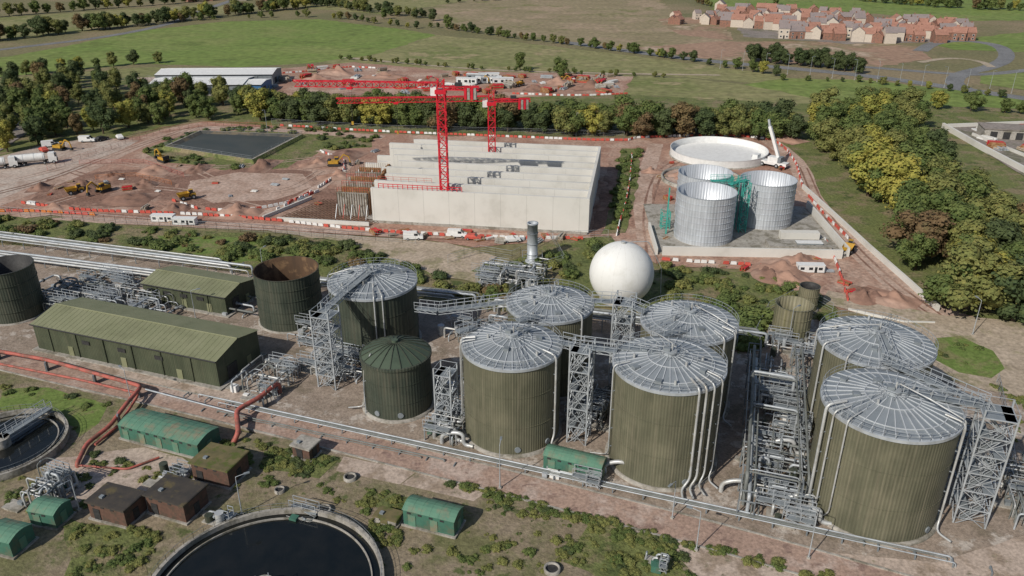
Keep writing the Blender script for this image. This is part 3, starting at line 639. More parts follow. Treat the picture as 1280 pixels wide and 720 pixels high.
# ------------------------------------------------------------------ pipework
def loc(o,a,x,y,z): return (o[0]+x*math.cos(a)-y*math.sin(a),o[1]+x*math.sin(a)+y*math.cos(a),z)
def clutter(name,o,a,L,W,n,seed,zmax=3,mats=('pipe','pipe','pipeg','galv')):
    rng=random.Random(seed); mb=MB(); P=lambda x,y,z: loc(o,a,x,y,z)
    for i in range(n):
        x=rng.uniform(0,L);y=rng.uniform(0,W);z=rng.uniform(.5,zmax);l=rng.uniform(2,8);m=M[rng.choice(mats)];r=rng.choice([.07,.1,.13,.2])
        if rng.random()<.5:
            x2=min(L,x+l); pts=[P(x,y,0),P(x,y,z),P(x2,y,z)]; 
            if rng.random()<.6: pts.append(P(x2,min(W,y+rng.uniform(1,3)),z)); 
            pts.append((pts[-1][0],pts[-1][1],0))
        else:
            y2=min(W,y+l); pts=[P(x,y,0),P(x,y,z),P(x,y2,z)]
            if rng.random()<.6: pts.append(P(min(L,x+rng.uniform(1,3)),y2,z))
            pts.append((pts[-1][0],pts[-1][1],0))
        mb.sweep(pts,r,m,6,.5)
        q=Vector(pts[1]).lerp(Vector(pts[2]),.4); d=(Vector(pts[2])-Vector(pts[1])).normalized()*.12; mb.tube(q-d,q+d,r*1.9,M['dk' if rng.random()<.3 else 'galvd'],8)
    for i in range(n//2):
        x=rng.uniform(0,L);y=rng.uniform(0,W); k=rng.random()
        if k<.3: mb.box(P(x,y,0),(rng.uniform(.6,1.5),rng.uniform(.5,1),rng.uniform(.5,1.6)),M[rng.choice(['galvd','galv','grp','concd','white'])],a)
        elif k<.6: mb.tube(P(x,y,0),P(x,y,rng.uniform(.9,2.4)),rng.uniform(.3,.7),M[rng.choice(['pipe','galv','tankd'])],12)
        else: mb.box(P(x,y,0),(rng.uniform(1.5,4),rng.uniform(.8,2),rng.uniform(.35,.5)),M['concd'],a)
    for i in range(n//5):
        x=rng.uniform(0,L*.8);y=rng.uniform(0,W); z=rng.uniform(1.5,zmax)
        mb.walkway(P(x,y,z),P(min(L,x+4),y,z),1); 
        for dx in (0,4): mb.tube(P(min(L,x+dx),y,0),P(min(L,x+dx),y,z),.07,M['galv'],4)
    return mb.obj(name)
def rack(name,p0,p1,w,z,np_,seed,mats,step=6,h2=None):
    rng=random.Random(seed); p0=Vector((*p0,0));p1=Vector((*p1,0)); d=p1-p0; n=max(1,int(d.length/step)); sd=Vector((-d.y,d.x,0)).normalized(); mb=MB()
    for i in range(n+1):
        c=p0.lerp(p1,i/n); a=c+sd*w/2; b=c-sd*w/2
        for zz in ([z] if not h2 else [z,h2]): mb.tube(a+Vector((0,0,zz)),b+Vector((0,0,zz)),.1,M['galvd'],4)
        for q in (a,b): mb.tube(q,q+Vector((0,0,(h2 or z))),.1,M['galvd'],4)
    for i in range(np_):
        lv=(h2 if h2 and i%2 else z); r=rng.choice([.08,.12,.18,.25]); o=sd*((i+.5)/np_-.5)*w; zz=Vector((0,0,lv+.1+r))
        a=rng.uniform(0,.12);b=rng.uniform(.86,1)
        mb.sweep([p0.lerp(p1,a)+o+zz*.0,p0.lerp(p1,a)+o+zz,p0.lerp(p1,b)+o+zz,p0.lerp(p1,b)+o],r,M[mats[i%len(mats)]],7,.6)
    return mb.obj(name)
S=['pipe','pipeg','pipe','pipeg','galv']; S2=['pipeg','galv','pipeg','pipe']
rack('pipe_rack',(-135,179.5),(-53,156),4.5,1.6,8,1,S); rack('pipe_rack',(-54,152),(-6,141),4,2,7,2,S); rack('pipe_rack',(-6,139),(46,124),4,2.5,7,3,S)
rack('pipe_rack',(-125,168),(-60,150),3,1.2,5,9,S)
rack('pipe_rack',(29.6,80),(42,121),2.0,4.6,4,4,S2,5,3); rack('pipe_rack',(36.4,79),(48.2,118),1.6,4.6,3,5,S2,5,3)
for k,(q0,q1) in enumerate([((30,84),(37,81.6)),((35,99),(42,96.6)),((37.5,108),(44.5,105.6))]): rack('pipe_rack',q0,q1,1.4,4.8,2,20+k,S2,4)
DM=('pipe','pipeg','pipeg','galv')
clutter('process_pipework',(29,80.5),A0,9,10,30,11,3,DM); clutter('process_pipework',(31.5,90),A0,9,16,44,12,3,DM); clutter('process_pipework',(36.5,105),A0,9,16,32,13,3,DM)
clutter('process_pipework',(-14,97),A0,6,9,30,14); clutter('process_pipework',(-11,110),A0,9,14,40,15); clutter('process_pipework',(-36,116),A0,14,10,45,16)
clutter('process_pipework',(-41,126),A0,12,10,30,17,3,DM); clutter('process_pipework',(7.5,101),A0,6,10,30,18,3,DM); clutter('process_pipework',(-14,127),A0,26,9,50,19,3,DM)
clutter('process_pipework',(-100,140),A0,34,12,80,21,4,DM); clutter('process_pipework',(-92,150),A0,50,7,55,22,2,DM); clutter('process_pipework',(-8,150),A0,13,9,45,23,4)
clutter('process_pipework',(44,122),A0,14,8,30,24,2); clutter('process_pipework',(57,88),A0,7,14,30,25,3,DM); clutter('process_pipework',(62,78),A0,5,14,24,29,4,DM); clutter('process_pipework',(4,88),A0,8,4,10,26,1.5)
clutter('process_pipework',(-46,109),A0,8,10,22,27); clutter('process_pipework',(-95,93),A0,14,4,16,28,2)
rack('road_pipe_run',(-52,108.5),(56,70.8),1.2,.7,4,31,['galv','pipeg','pipeg'],4)
rack('road_pipe_run',(-48,104.6),(-8,91),.8,.4,2,32,['pipeg'],4)
mb=MB()
for (x,y) in [(-9.8,97),(-8.6,95.8),(14.3,89),(36.8,82),(37.2,79.6),(29.5,85),(38.5,94)]:
    mb.sweep([(x-1.6,y+.4,0),(x-1.6,y+.4,1.6),(x,y,2.4),(x+1.6,y-.4,2.4),(x+1.6,y-.4,.5),(x+3,y-.9,.5)],.3,M['pipe'],10,.7)
mb.obj('feed_pipes')
mb=MB(); k=lambda a,b,z: tuple(G(a,b)+Vector((0,0,z)))
mb.sweep([k(-60,440,2),k(60,462,2),k(180,496,2),k(160,520,2),k(140,540,1.2),k(110,560,.8),k(98,585,.8),k(98,585,0)],.32,M['piper'],10,1)
mb.sweep([k(-60,450,1.2),k(100,482,1.2),k(176,500,1.2),k(150,535,.6),k(120,560,.6)],.2,M['piper'],8,1)
mb.sweep([k(350,492,0),k(350,492,2.2),k(326,512,2.2),k(298,528,2.2),k(300,552,1.5),k(290,556,0)],.38,M['piper'],10,1)
mb.sweep([k(185,500,2),k(260,520,2),k(298,530,2)],.14,M['galv'],6)
mb.sweep([k(95,585,.5),k(160,590,.5),k(200,575,.5)],.15,M['piper'],6)
for q in [(0,450),(60,464),(120,480),(175,497),(150,530),(300,532),(330,510)]: mb.box(k(q[0],q[1],0),(.25,1.2,1.9),M['galvd'],.3)
mb.obj('red_gas_main')
# ------------------------------------------------------------------ buildings
def shed(name,o,ang,L,W,h,rise,wall,roof,doors=True):
    mb=MB(); mb.box((L/2,W/2,0),(L,W,h),wall); ov=.3
    mb.add([(-ov,-ov,h),(L+ov,-ov,h),(L+ov,W/2,h+rise),(-ov,W/2,h+rise),(L+ov,W+ov,h),(-ov,W+ov,h)],[(0,1,2,3),(3,2,4,5)],roof)
    mb.add([(-ov,-ov,h-.25),(L+ov,-ov,h-.25),(L+ov,-ov,h),(-ov,-ov,h)],[(0,1,2,3)],wall)
    mb.add([(L+.02,0,h),(L+.02,W,h),(L+.02,W/2,h+rise-.05),(-.02,0,h),(-.02,W,h),(-.02,W/2,h+rise-.05)],[(0,1,2),(4,3,5)],wall)
    mb.tube((-ov,W/2,h+rise+.03),(L+ov,W/2,h+rise+.03),.12,roof,6)
    for i in range(int(L)): 
        x=.5+i
        mb.tube((x,-ov,h+.01),(x,W/2,h+rise+.01),.03,roof,4)
        if i%6==3: mb.tube((x,-.12,0),(x,-.12,h-.2),.08,wall,6)
    mb.tube((-ov,-ov-.08,h-.05),(L+ov,-ov-.08,h-.05),.12,M['dk'],6)
    mb.box((L+.05,W*.32,0),(.1,W*.22,2.9),M['dk']); mb.box((L+.05,W*.72,0),(.1,1,2.1),M['bldroof'])
    for i in range(3): mb.box((L*(.2+.3*i),-.06,0),(1.1,.12,2.2),M['bldroof']); mb.box((L*(.3+.2*i),-.08,h*.62),(1.6,.14,.7),M['dk'])
    mb.box((L/2,W/2,-.01),(L+1.6,W+1.6,.45),M['concd'])
    return mb.obj(name,o,ang)
shed('green_process_building',(-83.8,124,0),A0,38.5,11,5.3,1.3,M['bldwall'],M['bldroof'])
shed('green_plant_building',(-73,143.5,0),A0,19.5,9,4.2,1.0,M['bldwall'],M['bldroof'])
shed('white_roofed_shed',tuple(G(186,120)),.03,40,20,4.5,1.0,M['galvd'],M['white']); shed('white_roofed_shed',tuple(G(196,108)),.03,52,18,5,1.2,M['galvd'],M['white'])
shed('blue_walled_shed',tuple(G(290,118)),-.05,13,14,4.2,.8,M['blue'],M['white'])
def kiosk(name,fl,fr,depth,h,wall,roof,kind='flat'):
    a=G(*fl);b=G(*fr);L=(b-a).length;ang=math.atan2(b.y-a.y,b.x-a.x); mb=MB()
    mb.box((L/2,depth/2,0),(L+.5,depth+.5,.46),M['concd']); mb.box((L/2,depth/2,.1),(L,depth,h),wall)
    if kind=='flat':
        mb.box((L/2,depth/2,h+.1),(L+.5,depth+.5,.22),roof); mb.box((L/2,depth/2,h+.32),(L+.3,depth+.3,.03),roof)
        mb.box((L*.25,depth*.3,h+.3),(.5,.5,.3),M['galvd'])
    else:
        n=6; P=[(-.1+(depth+.2)*i/n,h+.1+.55*math.sin(math.pi*i/n)) for i in range(n+1)]
        for (y0,z0),(y1,z1) in zip(P[:-1],P[1:]): mb.add([(-.1,y0,z0),(L+.1,y0,z0),(L+.1,y1,z1),(-.1,y1,z1)],[(0,1,2,3)],roof)
        for X in (-.1,L+.1): mb.add([(X,y,z) for y,z in P],[tuple(range(n+1))],wall)
        for i in range(int(L/1.2)+1):
            x=i*1.2
            for (y0,z0),(y1,z1) in zip(P[:-1],P[1:]): mb.tube((x,y0,z0+.0),(x,y1,z1+.0),.03,roof,4)
    dm=M['dk'] if wall is M['brickd'] else roof
    for i in range(max(1,int(L/3))): mb.box((1.2+i*3,-.04,.12),(1.0,.08,2.0 if h>2.1 else h*.85),dm); 
    for i in range(int(L/1.5)): mb.box((.8+i*1.5,-.03,h-.35),(.5,.06,.25),M['dk'])
    mb.box((L+.04,depth/2,.12),(.08,.9,1.9 if h>2 else h*.8),dm)
    mb.obj(name,a,ang)
kiosk('green_control_kiosk',(152,550),(250,576),4.6,2.6,M['grp'],M['grproof'],'arch')
kiosk('green_control_kiosk',(505,658),(568,674),3,2.6,M['grp'],M['grproof'],'arch')
kiosk('green_control_kiosk',(679,588),(750,606),2.8,2.5,M['grp'],M['grproof'],'arch')
kiosk('green_control_kiosk',(40,658),(72,664),3,2.4,M['grp'],M['grproof'],'arch'); kiosk('green_control_kiosk',(-15,692),(18,700),3.4,2.5,M['grp'],M['grproof'],'arch')
kiosk('brick_substation',(115,650),(160,662),3.6,2.8,M['brickd'],M['felt']); kiosk('brick_substation',(187,643),(234,657),4.2,3,M['brickd'],M['felt'])
kiosk('brick_substation',(243,602),(288,613),4.4,3,M['brickd'],M['moss']); kiosk('small_hut',(367,573),(388,579),2.4,2.1,M['brickd'],M['concd'])
kiosk('small_hut',(470,655),(495,662),1.6,1.2,M['concd'],M['moss'])
# ------------------------------------------------------------------ big concrete structure
O=(18.4,180.8); aC=-math.radians(9)
mb=MB(); H=9
def cb(x0,x1,y0,y1,z0,z1,m): mb.box(((x0+x1)/2,(y0+y1)/2,z0),(x1-x0,y1-y0,z1-z0),m)
cb(-54,0,0,.9,0,H,M['conc']); cb(-.7,0,.9,48,0,H,M['conc']); cb(-56,-.7,47.3,48,0,H,M['conc']); cb(-56,-.7,.9,47.3,0,.6,M['concj'])
xs=[-54,-55,-53,-55.5,-54,-57,-60,-62]
for k in range(1,8):
    y=6*k; cb(xs[k],-.7,y,y+1.1,.5,H-.05*(k%2)-.01,M['conc'])
    for j in range(6): cb(xs[k]+1+j*9,xs[k]+1.05+j*9,y-.006,y,.6,H-.1,M['concj'])
    if k>3: cb(xs[k]-4,xs[k],y,y+1.1,.4,H-4,M['conc']); cb(xs[k]-8,xs[k]-4,y,y+1.1,.4,H-6.5,M['conc'])
for j in range(9): cb(-53.5+j*6.4,-53.44+j*6.4,-.012,0,0,H,M['concj'])
for j in range(8): cb(0,.012,3+j*6,3.06+j*6,0,H,M['concj'])
cb(-54.6,-.2,-.6,0,0,.6,M['concd'])
mb.obj('concrete_basin_structure',(*O,0),aC)
mb=MB(); rng=random.Random(5)
for k in range(6):
    y=3+6*k; x=-55-k*.9
    mb.box((x-5,y,0),(8,.5,6.5-.5*k),M['rust' if k%2 else 'concd']); mb.box((x-1,y+2.4,0),(.5,4.5,6.5-.4*k),M['rust'])
    for i in range(14): mb.tube((x-9+i*.65,y,5-.4*k),(x-9+i*.65,y,8-.5*k),.05,M['rebar'],4); mb.box((x-9+i*.65,y-.32,0),(.12,.1,6.4-.5*k),M['rebar'])
    for i in range(5): mb.tube((x-9+i*2,y-.6,3.5),(x-9+i*2,y-2.8,0),.08,M['redp' if i%2 else 'galv'],4)
    if k<3: mb.rail([(x-9,y+.4,6.3),(x-1,y+.4,6.6)],M['redp'],1.1,2,.05)
mb.obj('wall_formwork',(*O,0),aC)
mb=MB()
mb.rail([(-52,.3,H),(-31,.3,H)],M['red'],1.1,1.2,.1); mb.rail([(-54,6.3,H),(-40,6.3,H)],M['redp'],1.1,2,.05)
mb.obj('edge_protection_rail',(*O,0),aC)
mb=MB()
for i in range(26): mb.tube((-78+i,-2,.5),(-72+i*1.0,14,.5),.07,M['rebar'],4)
for i in range(12): mb.tube((-78+i*.5,-2+i*1.3,.6),(-54+i*.35,-2+i*1.3,.6),.07,M['rebar'],4)
mb.box((-66,-3,0),(24,.4,1.1),M['conc']); mb.box((-79,6,0),(.4,18,1),M['conc'],-.35)
mb.obj('rebar_mat',(*O,0),aC)
# ------------------------------------------------------------------ cranes
def crane(x,y,h,jl,cj,yaw):
    mb=MB(); r=M['red']; w=1.9
    mb.box((0,0,0),(3.4,3.4,1),M['concd']); mb.lattice((0,0,1),(0,0,h),w,int(h/2),.11,r)
    mb.box((0,0,h),(2.6,2.6,.9),r); mb.box((1.8,-.6,h-.6),(1.4,1.5,2.1),M['white']); mb.box((2.52,-.6,h+.1),(.05,1.3,1.1),M['glass'])
    mb.lattice((0,0,h+1.5),(0,0,h+3.2),1.4,1,.12,r)
    mb.lattice((.8,0,h+1.8),(jl,0,h+1.8),1.3,int(jl/1.7),.085,r,1.4,True)
    mb.lattice((-.8,0,h+1.3),(-cj,0,h+1.3),1.4,int(cj/2),.1,r,.7)
    for i in range(4): mb.box((-cj+.9+i*.75,0,h-1.2),(.6,1.8,2.6),M['red' if i%2 else 'concd'])
    mb.box((-cj+4.8,0,h+1.4),(1.6,1.3,1.1),M['dk']); mb.box((jl*.62,0,h+.7),(1.3,1.2,.35),r)
    for s in (-.3,.3): mb.tube((jl*.62+s,0,h+.7),(jl*.62,0,h-7),.03,M['dk'],4)
    mb.box((jl*.62,0,h-7.8),(.5,.3,.8),M['yellow'])
    mb.obj('tower_crane',(x,y,0),yaw)
crane(-16.7,189.8,32,35,9,math.radians(176)); crane(-5.8,226,21.5,43,11,math.radians(184))
# ------------------------------------------------------------------ vehicles / plant
def wheels(mb,xs,w,r=.5):
    for x in xs:
        for s in (-1,1): mb.tube((x,s*(w/2-.32),r),(x,s*w/2,r),r,M['tyre'],14); mb.tube((x,s*w/2,r),(x,s*(w/2+.02),r),r*.5,M['galv'],10)
def tanker():
    mb=MB(); wheels(mb,[-5.5,-4.2,-2.9,2.6,5.2],2.5)
    mb.box((-1,0,.9),(11,.9,.3),M['dk']); mb.tube((-6.6,0,2.2),(2.8,0,2.2),1.2,M['white'],20); 
    for x in (-6,-3,0,2.4): mb.tube((x,0,2.2),(x+.1,0,2.2),1.24,M['galv'],20)
    mb.rail([(-6,-.3,3.4),(2,-.3,3.4)],M['galv'],.4,2,.03); mb.box((5,0,.6),(2.3,2.4,1.5),M['white']); mb.box((4.8,0,2.1),(1.9,2.35,1.2),M['white'],0,.92)
    mb.box((5.98,0,2.0),(.3,2.1,.9),M['glass']); mb.box((6.18,0,.6),(.06,2.2,.8),M['dk']); return mb.mesh('tanker')
def car(paint,van=False):
    mb=MB(); wheels(mb,[-1.4,1.4],1.85,.34)
    P=[(-2.2,.35),(-2.25,.9),(-1.9,1.0),(-1.5,1.48),(.3,1.5),(1.0,1.02),(2.1,.85),(2.25,.4)] if not van else [(-2.6,.35),(-2.6,2.1),(.9,2.15),(1.7,1.25),(2.5,1.05),(2.6,.4)]
    n=len(P); hw=lambda z:.9 if z<1.05 else .74
    vs=[(x,-hw(z),z) for x,z in P]+[(x,hw(z),z) for x,z in P]
    mb.add(vs,[tuple(range(n)),tuple(range(2*n-1,n-1,-1))]+[(i,i+n,(i+1)%n+n,(i+1)%n) for i in range(n)],paint)
    if not van:
        for s in (-1,1): mb.add([(-1.5,s*.84,1.05),(.75,s*.84,1.05),(.25,s*.765,1.42),(-1.3,s*.765,1.42)],[(0,1,2,3)],M['glass'])
        mb.add([(.38,-.68,1.46),(.38,.68,1.46),(.98,.74,1.06),(.98,-.74,1.06)],[(0,1,2,3)],M['glass'])
    else:
        mb.add([(.98,-.7,2.08),(.98,.7,2.08),(1.7,.72,1.29),(1.7,-.72,1.29)],[(0,1,2,3)],M['glass'])
        for s in (-1,1): mb.box((.7,s*.8,1.25),(.9,.1,.6),M['glass'])
    return mb.mesh('vehicle')
def excavator():
    mb=MB(); y=M['yellow']
    for s in (-1,1): mb.box((0,s*1.1,.1),(3.8,.55,.8),M['dk']); mb.tube((-1.9,s*.85,.5),(-1.9,s*1.37,.5),.4,M['dk'],10); mb.tube((1.9,s*.85,.5),(1.9,s*1.37,.5),.4,M['dk'],10)
    mb.box((-.2,0,1),(3.6,2.6,1.1),y,0,.96); mb.box((-1.7,0,1.1),(.9,2.5,1.3),M['dk']); mb.box((.9,.75,1.9),(1.5,1,1.3),y,0,.9); mb.box((1.0,.75,2.0),(1.55,1.03,.9),M['glass'],0,.9)
    for a,b,q in (((1.4,-.2,1.6),(3.6,-.2,4.2),.3),((3.6,-.2,4.2),(5.3,-.2,3.4),.26),((5.3,-.2,3.6),(5.9,-.2,1.2),.22)): mb.tube(a,b,q,y,4)
    mb.tube((1.9,-.2,1.5),(3.2,-.2,3.4),.1,M['galv'],6); mb.box((5.7,-.2,.3),(1,1.1,1),M['dk'],0,.7); return mb.mesh('excavator')
def dumper():
    mb=MB(); wheels(mb,[-1.6,1.7],2.3,.75)
    mb.box((0,0,.8),(4.6,1.2,.4),M['dk']); mb.add([(-2.6,-.9,1.2),(.2,-.9,1.1),(.2,.9,1.1),(-2.6,.9,1.2),(-3,-1.3,2.3),(.6,-1.3,2.4),(.6,1.3,2.4),(-3,1.3,2.3)],[(0,1,5,4),(1,2,6,5),(2,3,7,6),(3,0,4,7),(3,2,1,0)],M['yellow'])
    mb.box((1.7,0,1.1),(1.7,1.8,.8),M['yellow']); mb.box((1.3,0,1.9),(1.2,1.2,1.1),M['glass'],0,.9); mb.box((1.3,0,3),(1.2,1.2,.08),M['yellow']); return mb.mesh('dumper')
def cabin(m2):
    mb=MB(); mb.box((0,0,.15),(9.6,3,2.6),m2); mb.box((0,0,2.75),(9.8,3.2,.12),M['white'])
    for x in (-3.2,-.2,3.2): mb.box((x,-1.52,1.1),(1.4,.06,1),M['glass'])
    mb.box((1.6,-1.53,.15),(.9,.06,2.1),M['dk'])
    for x in (-4.7,4.7): mb.box((x,-1.45,.1),(.2,.2,2.7),M['galvd']); mb.box((x,1.45,.1),(.2,.2,2.7),M['galvd'])
    return mb.mesh('cabin')
def stack(m1,m2,seed):
    rng=random.Random(seed); mb=MB()
    for z in range(rng.randint(2,4)):
        for i in range(5):
            if z and rng.random()<.25: continue
            mb.box((rng.uniform(-.2,.2),-1.2+i*.62,z*.5),(rng.uniform(4,5),.5,.4),rng.choice([m1,m2]))
    for x in (-1.5,1.5): mb.box((x,0,-.02),(.15,3.4,.12),M['rust'])
    return mb.mesh('stack')
ZG=Vector((0,0,.2))
TK=tanker(); CARS=[car(M['white']),car(M['dk']),car(M['galv']),car(M['blue']),car(M['redp'])]; VAN=car(M['white'],True); EX=excavator(); DU=dumper()
CAB=[cabin(M['white']),cabin(M['blue']),cabin(M['galvd'])]; ST=[stack(M['redp'],M['rust'],1),stack(M['conc'],M['white'],2),stack(M['sand'],M['rust'],3),stack(M['galvd'],M['galv'],4),stack(M['rust'],M['red'],5),stack(M['concd'],M['sand'],6)]
put(TK,'tanker_lorry',G(45,206)+ZG,math.radians(22)); put(TK,'tanker_lorry',G(-5,212)+ZG,math.radians(25))
for q in [(64,184),(110,178)]: put(VAN,'van',G(*q)+ZG,U(0,3))
for q in [(55,190),(128,176),(150,174)]: put(random.choice(CARS),'parked_car',G(*q)+ZG,U(0,3))
for q in [(75,188),(130,240),(205,203),(418,208),(600,104),(700,104)]: put(EX,'excavator',G(*q)+ZG,U(0,6.28),scale=.85)
for q in [(95,243),(235,250),(650,108),(1060,316)]: put(DU,'dumper_truck',G(*q)+ZG,U(0,6.28),scale=.85)
for i in range(6): put(CAB[i%3 if i%3!=1 else 0],'site_cabin',G(570+R()*60,98+R()*8)+ZG,U(-.2,.2))
for i in range(70): put(ST[random.choice([0,0,1,2,3,4,4,5])],'material_stack',G(500+R()*275,94+R()*23)+ZG,U(0,3.1),scale=U(.7,1.4))
for i in range(22): put(random.choice(ST),'material_stack',G(340+R()*150,84+R()*28)+ZG,U(0,3.1),scale=U(.7,1.3))
for x,y in [(470,293),(490,296),(505,291),(530,297),(548,294),(560,299),(575,296),(600,301),(612,299),(625,304),(650,300),(670,303),(205,275),(216,279),(245,277),(150,225),(185,228),(110,232),(440,226),(425,240),(180,262),(225,208),(375,250),(400,256),(360,225),(1020,325),(1035,340),(1000,328),(985,335),(830,300),(835,250),(826,222),(60,244),(40,255),(300,209),(1055,355),(1066,368),(790,325),(810,335),(905,334),(930,338),(270,230),(320,240),(290,246),(345,232),(130,228),(160,238),(200,240),(75,236),(90,228),(450,205),(430,215),(470,190),(840,205),(960,225),(975,212),(680,297),(700,299),(720,300),(640,296),(585,294)]:
    put(random.choice(ST),'material_stack',G(x+U(-3,3),y)+ZG,U(0,3.1),scale=U(.3,.6))
for x,y in [(572,297),(592,300),(640,303),(517,300)]: put(random.choice(CARS+[VAN]),'parked_car',G(x,y)+ZG,U(-.3,.3),scale=.9)
for x,y,n in [(205,277,0),(232,281,0),(1012,340,0),(1010,312,2)]: put(CAB[n],'site_cabin',G(x,y)+ZG,-.05,scale=.6)
mb=MB(); wheels(mb,[-4,-2.5,2,3.5],2.7,.65); mb.box((0,0,.8),(11,2.6,.9),M['white']); mb.box((4.6,0,1.7),(1.8,2.5,1.2),M['white'],0,.93); mb.box((5.2,0,1.9),(.8,2.3,.8),M['glass'])
mb.box((-1.5,0,1.7),(4,2.4,1.4),M['white']); mb.box((-3.2,0,1.7),(1,2.8,1.6),M['galvd']); mb.tube((-2.4,0,3),(1.6,0,12),.6,M['white'],4); mb.tube((1.6,0,12),(2.2,0,14),.4,M['galv'],4)
mb.tube((2.2,0,14),(2.5,0,8),.04,M['dk'],4)
for s in (-1,1):
    for x in (-4.6,4): mb.box((x,s*2,.5),(.4,2.8,.3),M['dk'])
mb.obj('mobile_crane',G(962,208)+ZG,math.radians(140))
# ------------------------------------------------------------------ barriers, fences, walls
def barrier(px,z=.7,step=1.5,mats=('redp','white')):
    pts=densify(smooth_path([G(*p) for p in px],it=1),step,0,False); mb=MB()
    for i,(a,b) in enumerate(zip(pts[:-1],pts[1:])):
        d=b-a; L=d.length*.85
        if L<.4 or R()<.1: continue
        c=(a+b)/2; mb.box((c.x+U(-.1,.1),c.y+U(-.1,.1),.2),(L,.28,z),M[mats[0] if R()<.6 else mats[1]],math.atan2(d.y,d.x)+U(-.08,.08),.82)
    mb.obj('safety_barrier')
for px in ([(20,254),(100,265),(220,268),(330,275),(460,290),(600,298),(730,300)],
 [(215,252),(260,266),(340,262),(400,240)],[(350,158),(480,166),(640,172),(780,178),(800,172),(960,170),(992,196),(1003,235)],
 [(330,92),(345,98),(380,104)],[(300,94),(370,92),(430,84),(470,86)],[(1030,300),(1045,330),(1052,352),(1060,378)],[(1010,246),(1030,270),(1060,300)],
 [(826,326),(880,330),(935,332),(990,340)],[(790,192),(786,240),(770,296)],[(400,190),(440,206),(400,236),(345,264)],[(640,118),(720,121),(785,118)]):
    barrier(px)
barrier([(-60,270),(20,264),(120,270)],mats=('orange','redp'))
def fence(name,px,h=2.2,mat='galv',step=3):
    pts=densify([G(*p) for p in px],step,0,False); mb=MB(); mb.rail(pts,M[mat],h,step*2,.035)
    for a,b in zip(pts[:-1],pts[1:]): mb.tube(a+Vector((0,0,h*.75)),b+Vector((0,0,h*.75)),.02,M[mat],3); mb.tube(a+Vector((0,0,h*.25)),b+Vector((0,0,h*.25)),.02,M[mat],3)
    mb.obj(name)
fence('perimeter_fence',[(-60,268),(0,268),(200,284),(330,292),(420,299),(520,306)]); fence('perimeter_fence',[(560,330),(600,318),(640,325),(690,300),(760,298)])
fence('perimeter_fence',[(690,302),(705,330),(640,350),(590,340)]); fence('perimeter_fence',[(940,430),(960,390),(1000,370),(1040,392)])
fence('road_fence',[(1245,480),(1262,560),(1270,640),(1290,700)],2,'galv',2.5); fence('perimeter_fence',[(60,118),(185,100),(330,128),(480,122)])
fence('perimeter_fence',[(340,156),(480,164),(640,168),(780,172)],2.2); fence('site_fence',[(60,214),(130,190),(200,166),(260,158),(340,160)],1.8,'redp'); fence('site_fence',[(120,225),(170,222),(215,232)],1.5,'orange'); fence('site_fence',[(100,206),(180,205),(230,222)],1.5,'redp')
def wall(name,px,h,t,mat):
    pts=[G(*p) for p in px]; mb=MB()
    for a,b in zip(pts[:-1],pts[1:]):
        d=b-a; mb.box((a+b)/2,(d.length,t,h),M[mat],math.atan2(d.y,d.x))
    mb.obj(name)
wall('retaining_wall',[(1003,236),(1040,270),(1085,312),(1130,352),(1172,390)],1.4,.5,'conc'); wall('concrete_wall',[(1178,160),(1225,187),(1290,222),(1400,290)],1.9,.8,'conc')
wall('concrete_wall',[(1184,160),(1290,156),(1400,178)],1.5,.6,'conc'); wall('concrete_wall',[(1215,170),(1300,205)],1.2,.5,'conc'); wall('kerb_wall',[(1168,405),(1130,404),(1060,388)],.5,.3,'conc')
for i in range(16): put(random.choice(ST),'material_stack',G(1225+R()*60,164+R()*26)+ZG,U(0,3),scale=U(.6,1.2))
mb=MB(); mb.box((0,0,0),(22,9,3.4),M['concd']); mb.box((0,0,3.4),(22.6,9.6,.3),M['lotgrey']); 
for i in range(5): mb.box((-8+i*4,-4.52,.3),(2.2,.1,2.4),M['dk'])
mb.obj('concrete_depot_building',G(1268,172),-.25)
for i in range(12): put(random.choice(CARS),'parked_car',G(-40+R()*60,150+R()*28)+ZG,U(0,3))
def lamp(px,py,h=7,a=0):
    mb=MB(); mb.tube((0,0,0),(0,0,h),.09,M['galv'],8,.05); mb.sweep([(0,0,h-.1),(0,0,h+.2),(1.2,0,h+.35)],.045,M['galv'],6,.3); mb.box((1.4,0,h+.27),(.7,.3,.14),M['galvd']); mb.box((0,0,0),(.4,.4,.5),M['concd'])
    mb.obj('street_lamp',G(px,py),a)
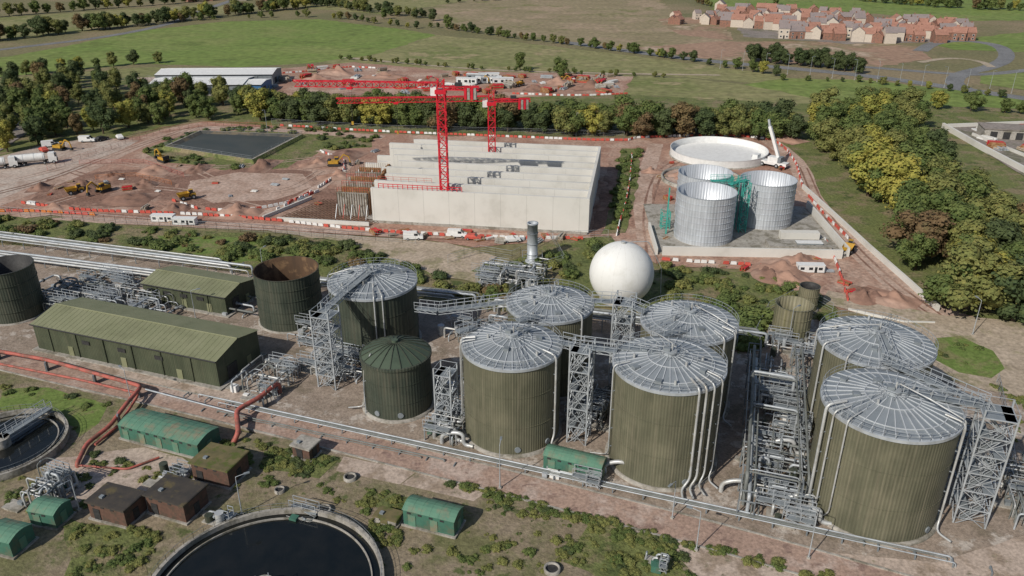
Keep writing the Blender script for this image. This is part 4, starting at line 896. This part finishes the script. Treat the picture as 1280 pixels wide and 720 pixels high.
for q in [(625,612,7),(303,645,6),(165,505,6),(458,520,6),(1010,700,7),(840,650,6),(335,170,9),(188,140,9),(1215,420,7),(985,430,7),(245,400,6),(330,345,6),(100,640,5),(560,160,8),(720,170,8),(870,690,6)]: lamp(*q,U(0,6.28))
for i in range(14): lamp(900+i*28,86+i*2.4,9,U(0,6))
clutter('valve_chamber',G(355,650)[:2],A0,4,2,5,41,1); clutter('valve_chamber',G(250,655)[:2],A0,4,2.5,8,42,1.2); clutter('valve_chamber',G(15,635)[:2],A0,5,6,22,43,4); clutter('valve_chamber',G(800,712)[:2],A0,3,2,6,44,1.5)
clutter('valve_chamber',G(180,605)[:2],A0,5,3,10,45,1)
mb=MB()
for q in [(405,641,1),(438,600,.9),(690,715,1),(350,616,.7)]:
    p=G(q[0],q[1]); mb.lathe([(q[2],0),(q[2],.7),(q[2]*.75,.7),(q[2]*.75,.1)],M['concd'],16,p); mb.disc(q[2]*.75,.45,M['dk'],16,p)
mb.obj('manhole_ring')
# ------------------------------------------------------------------ light, world, camera
el=math.radians(37); hd=Vector((-.68,-.73)).normalized()
ts=Vector((hd.x*math.cos(el),hd.y*math.cos(el),math.sin(el)))
L=bpy.data.lights.new('sun','SUN'); L.energy=3.9; L.angle=math.radians(.6); L.color=(1,.94,.85)
lo=bpy.data.objects.new('sun',L); sc.collection.objects.link(lo); lo.rotation_euler=ts.to_track_quat('Z','Y').to_euler()
w=bpy.data.worlds.new('World'); sc.world=w; w.use_nodes=True; nt=w.node_tree
sky=nt.nodes.new('ShaderNodeTexSky'); sky.sky_type='NISHITA'; sky.sun_disc=False; sky.sun_elevation=el; sky.sun_rotation=math.atan2(hd.x,hd.y)%(2*math.pi)
nt.links.new(sky.outputs[0],nt.nodes['Background'].inputs[0]); nt.nodes['Background'].inputs[1].default_value=.08
cam=bpy.data.cameras.new('camera'); co=bpy.data.objects.new('camera',cam); sc.collection.objects.link(co)
co.location=(0,0,70); co.rotation_euler=(math.radians(65),0,0); cam.lens=28.125; cam.sensor_width=36; cam.clip_end=12000; cam.clip_start=.5
sc.camera=co
sc.view_settings.view_transform='Standard'; sc.view_settings.look='None'; sc.view_settings.exposure=0
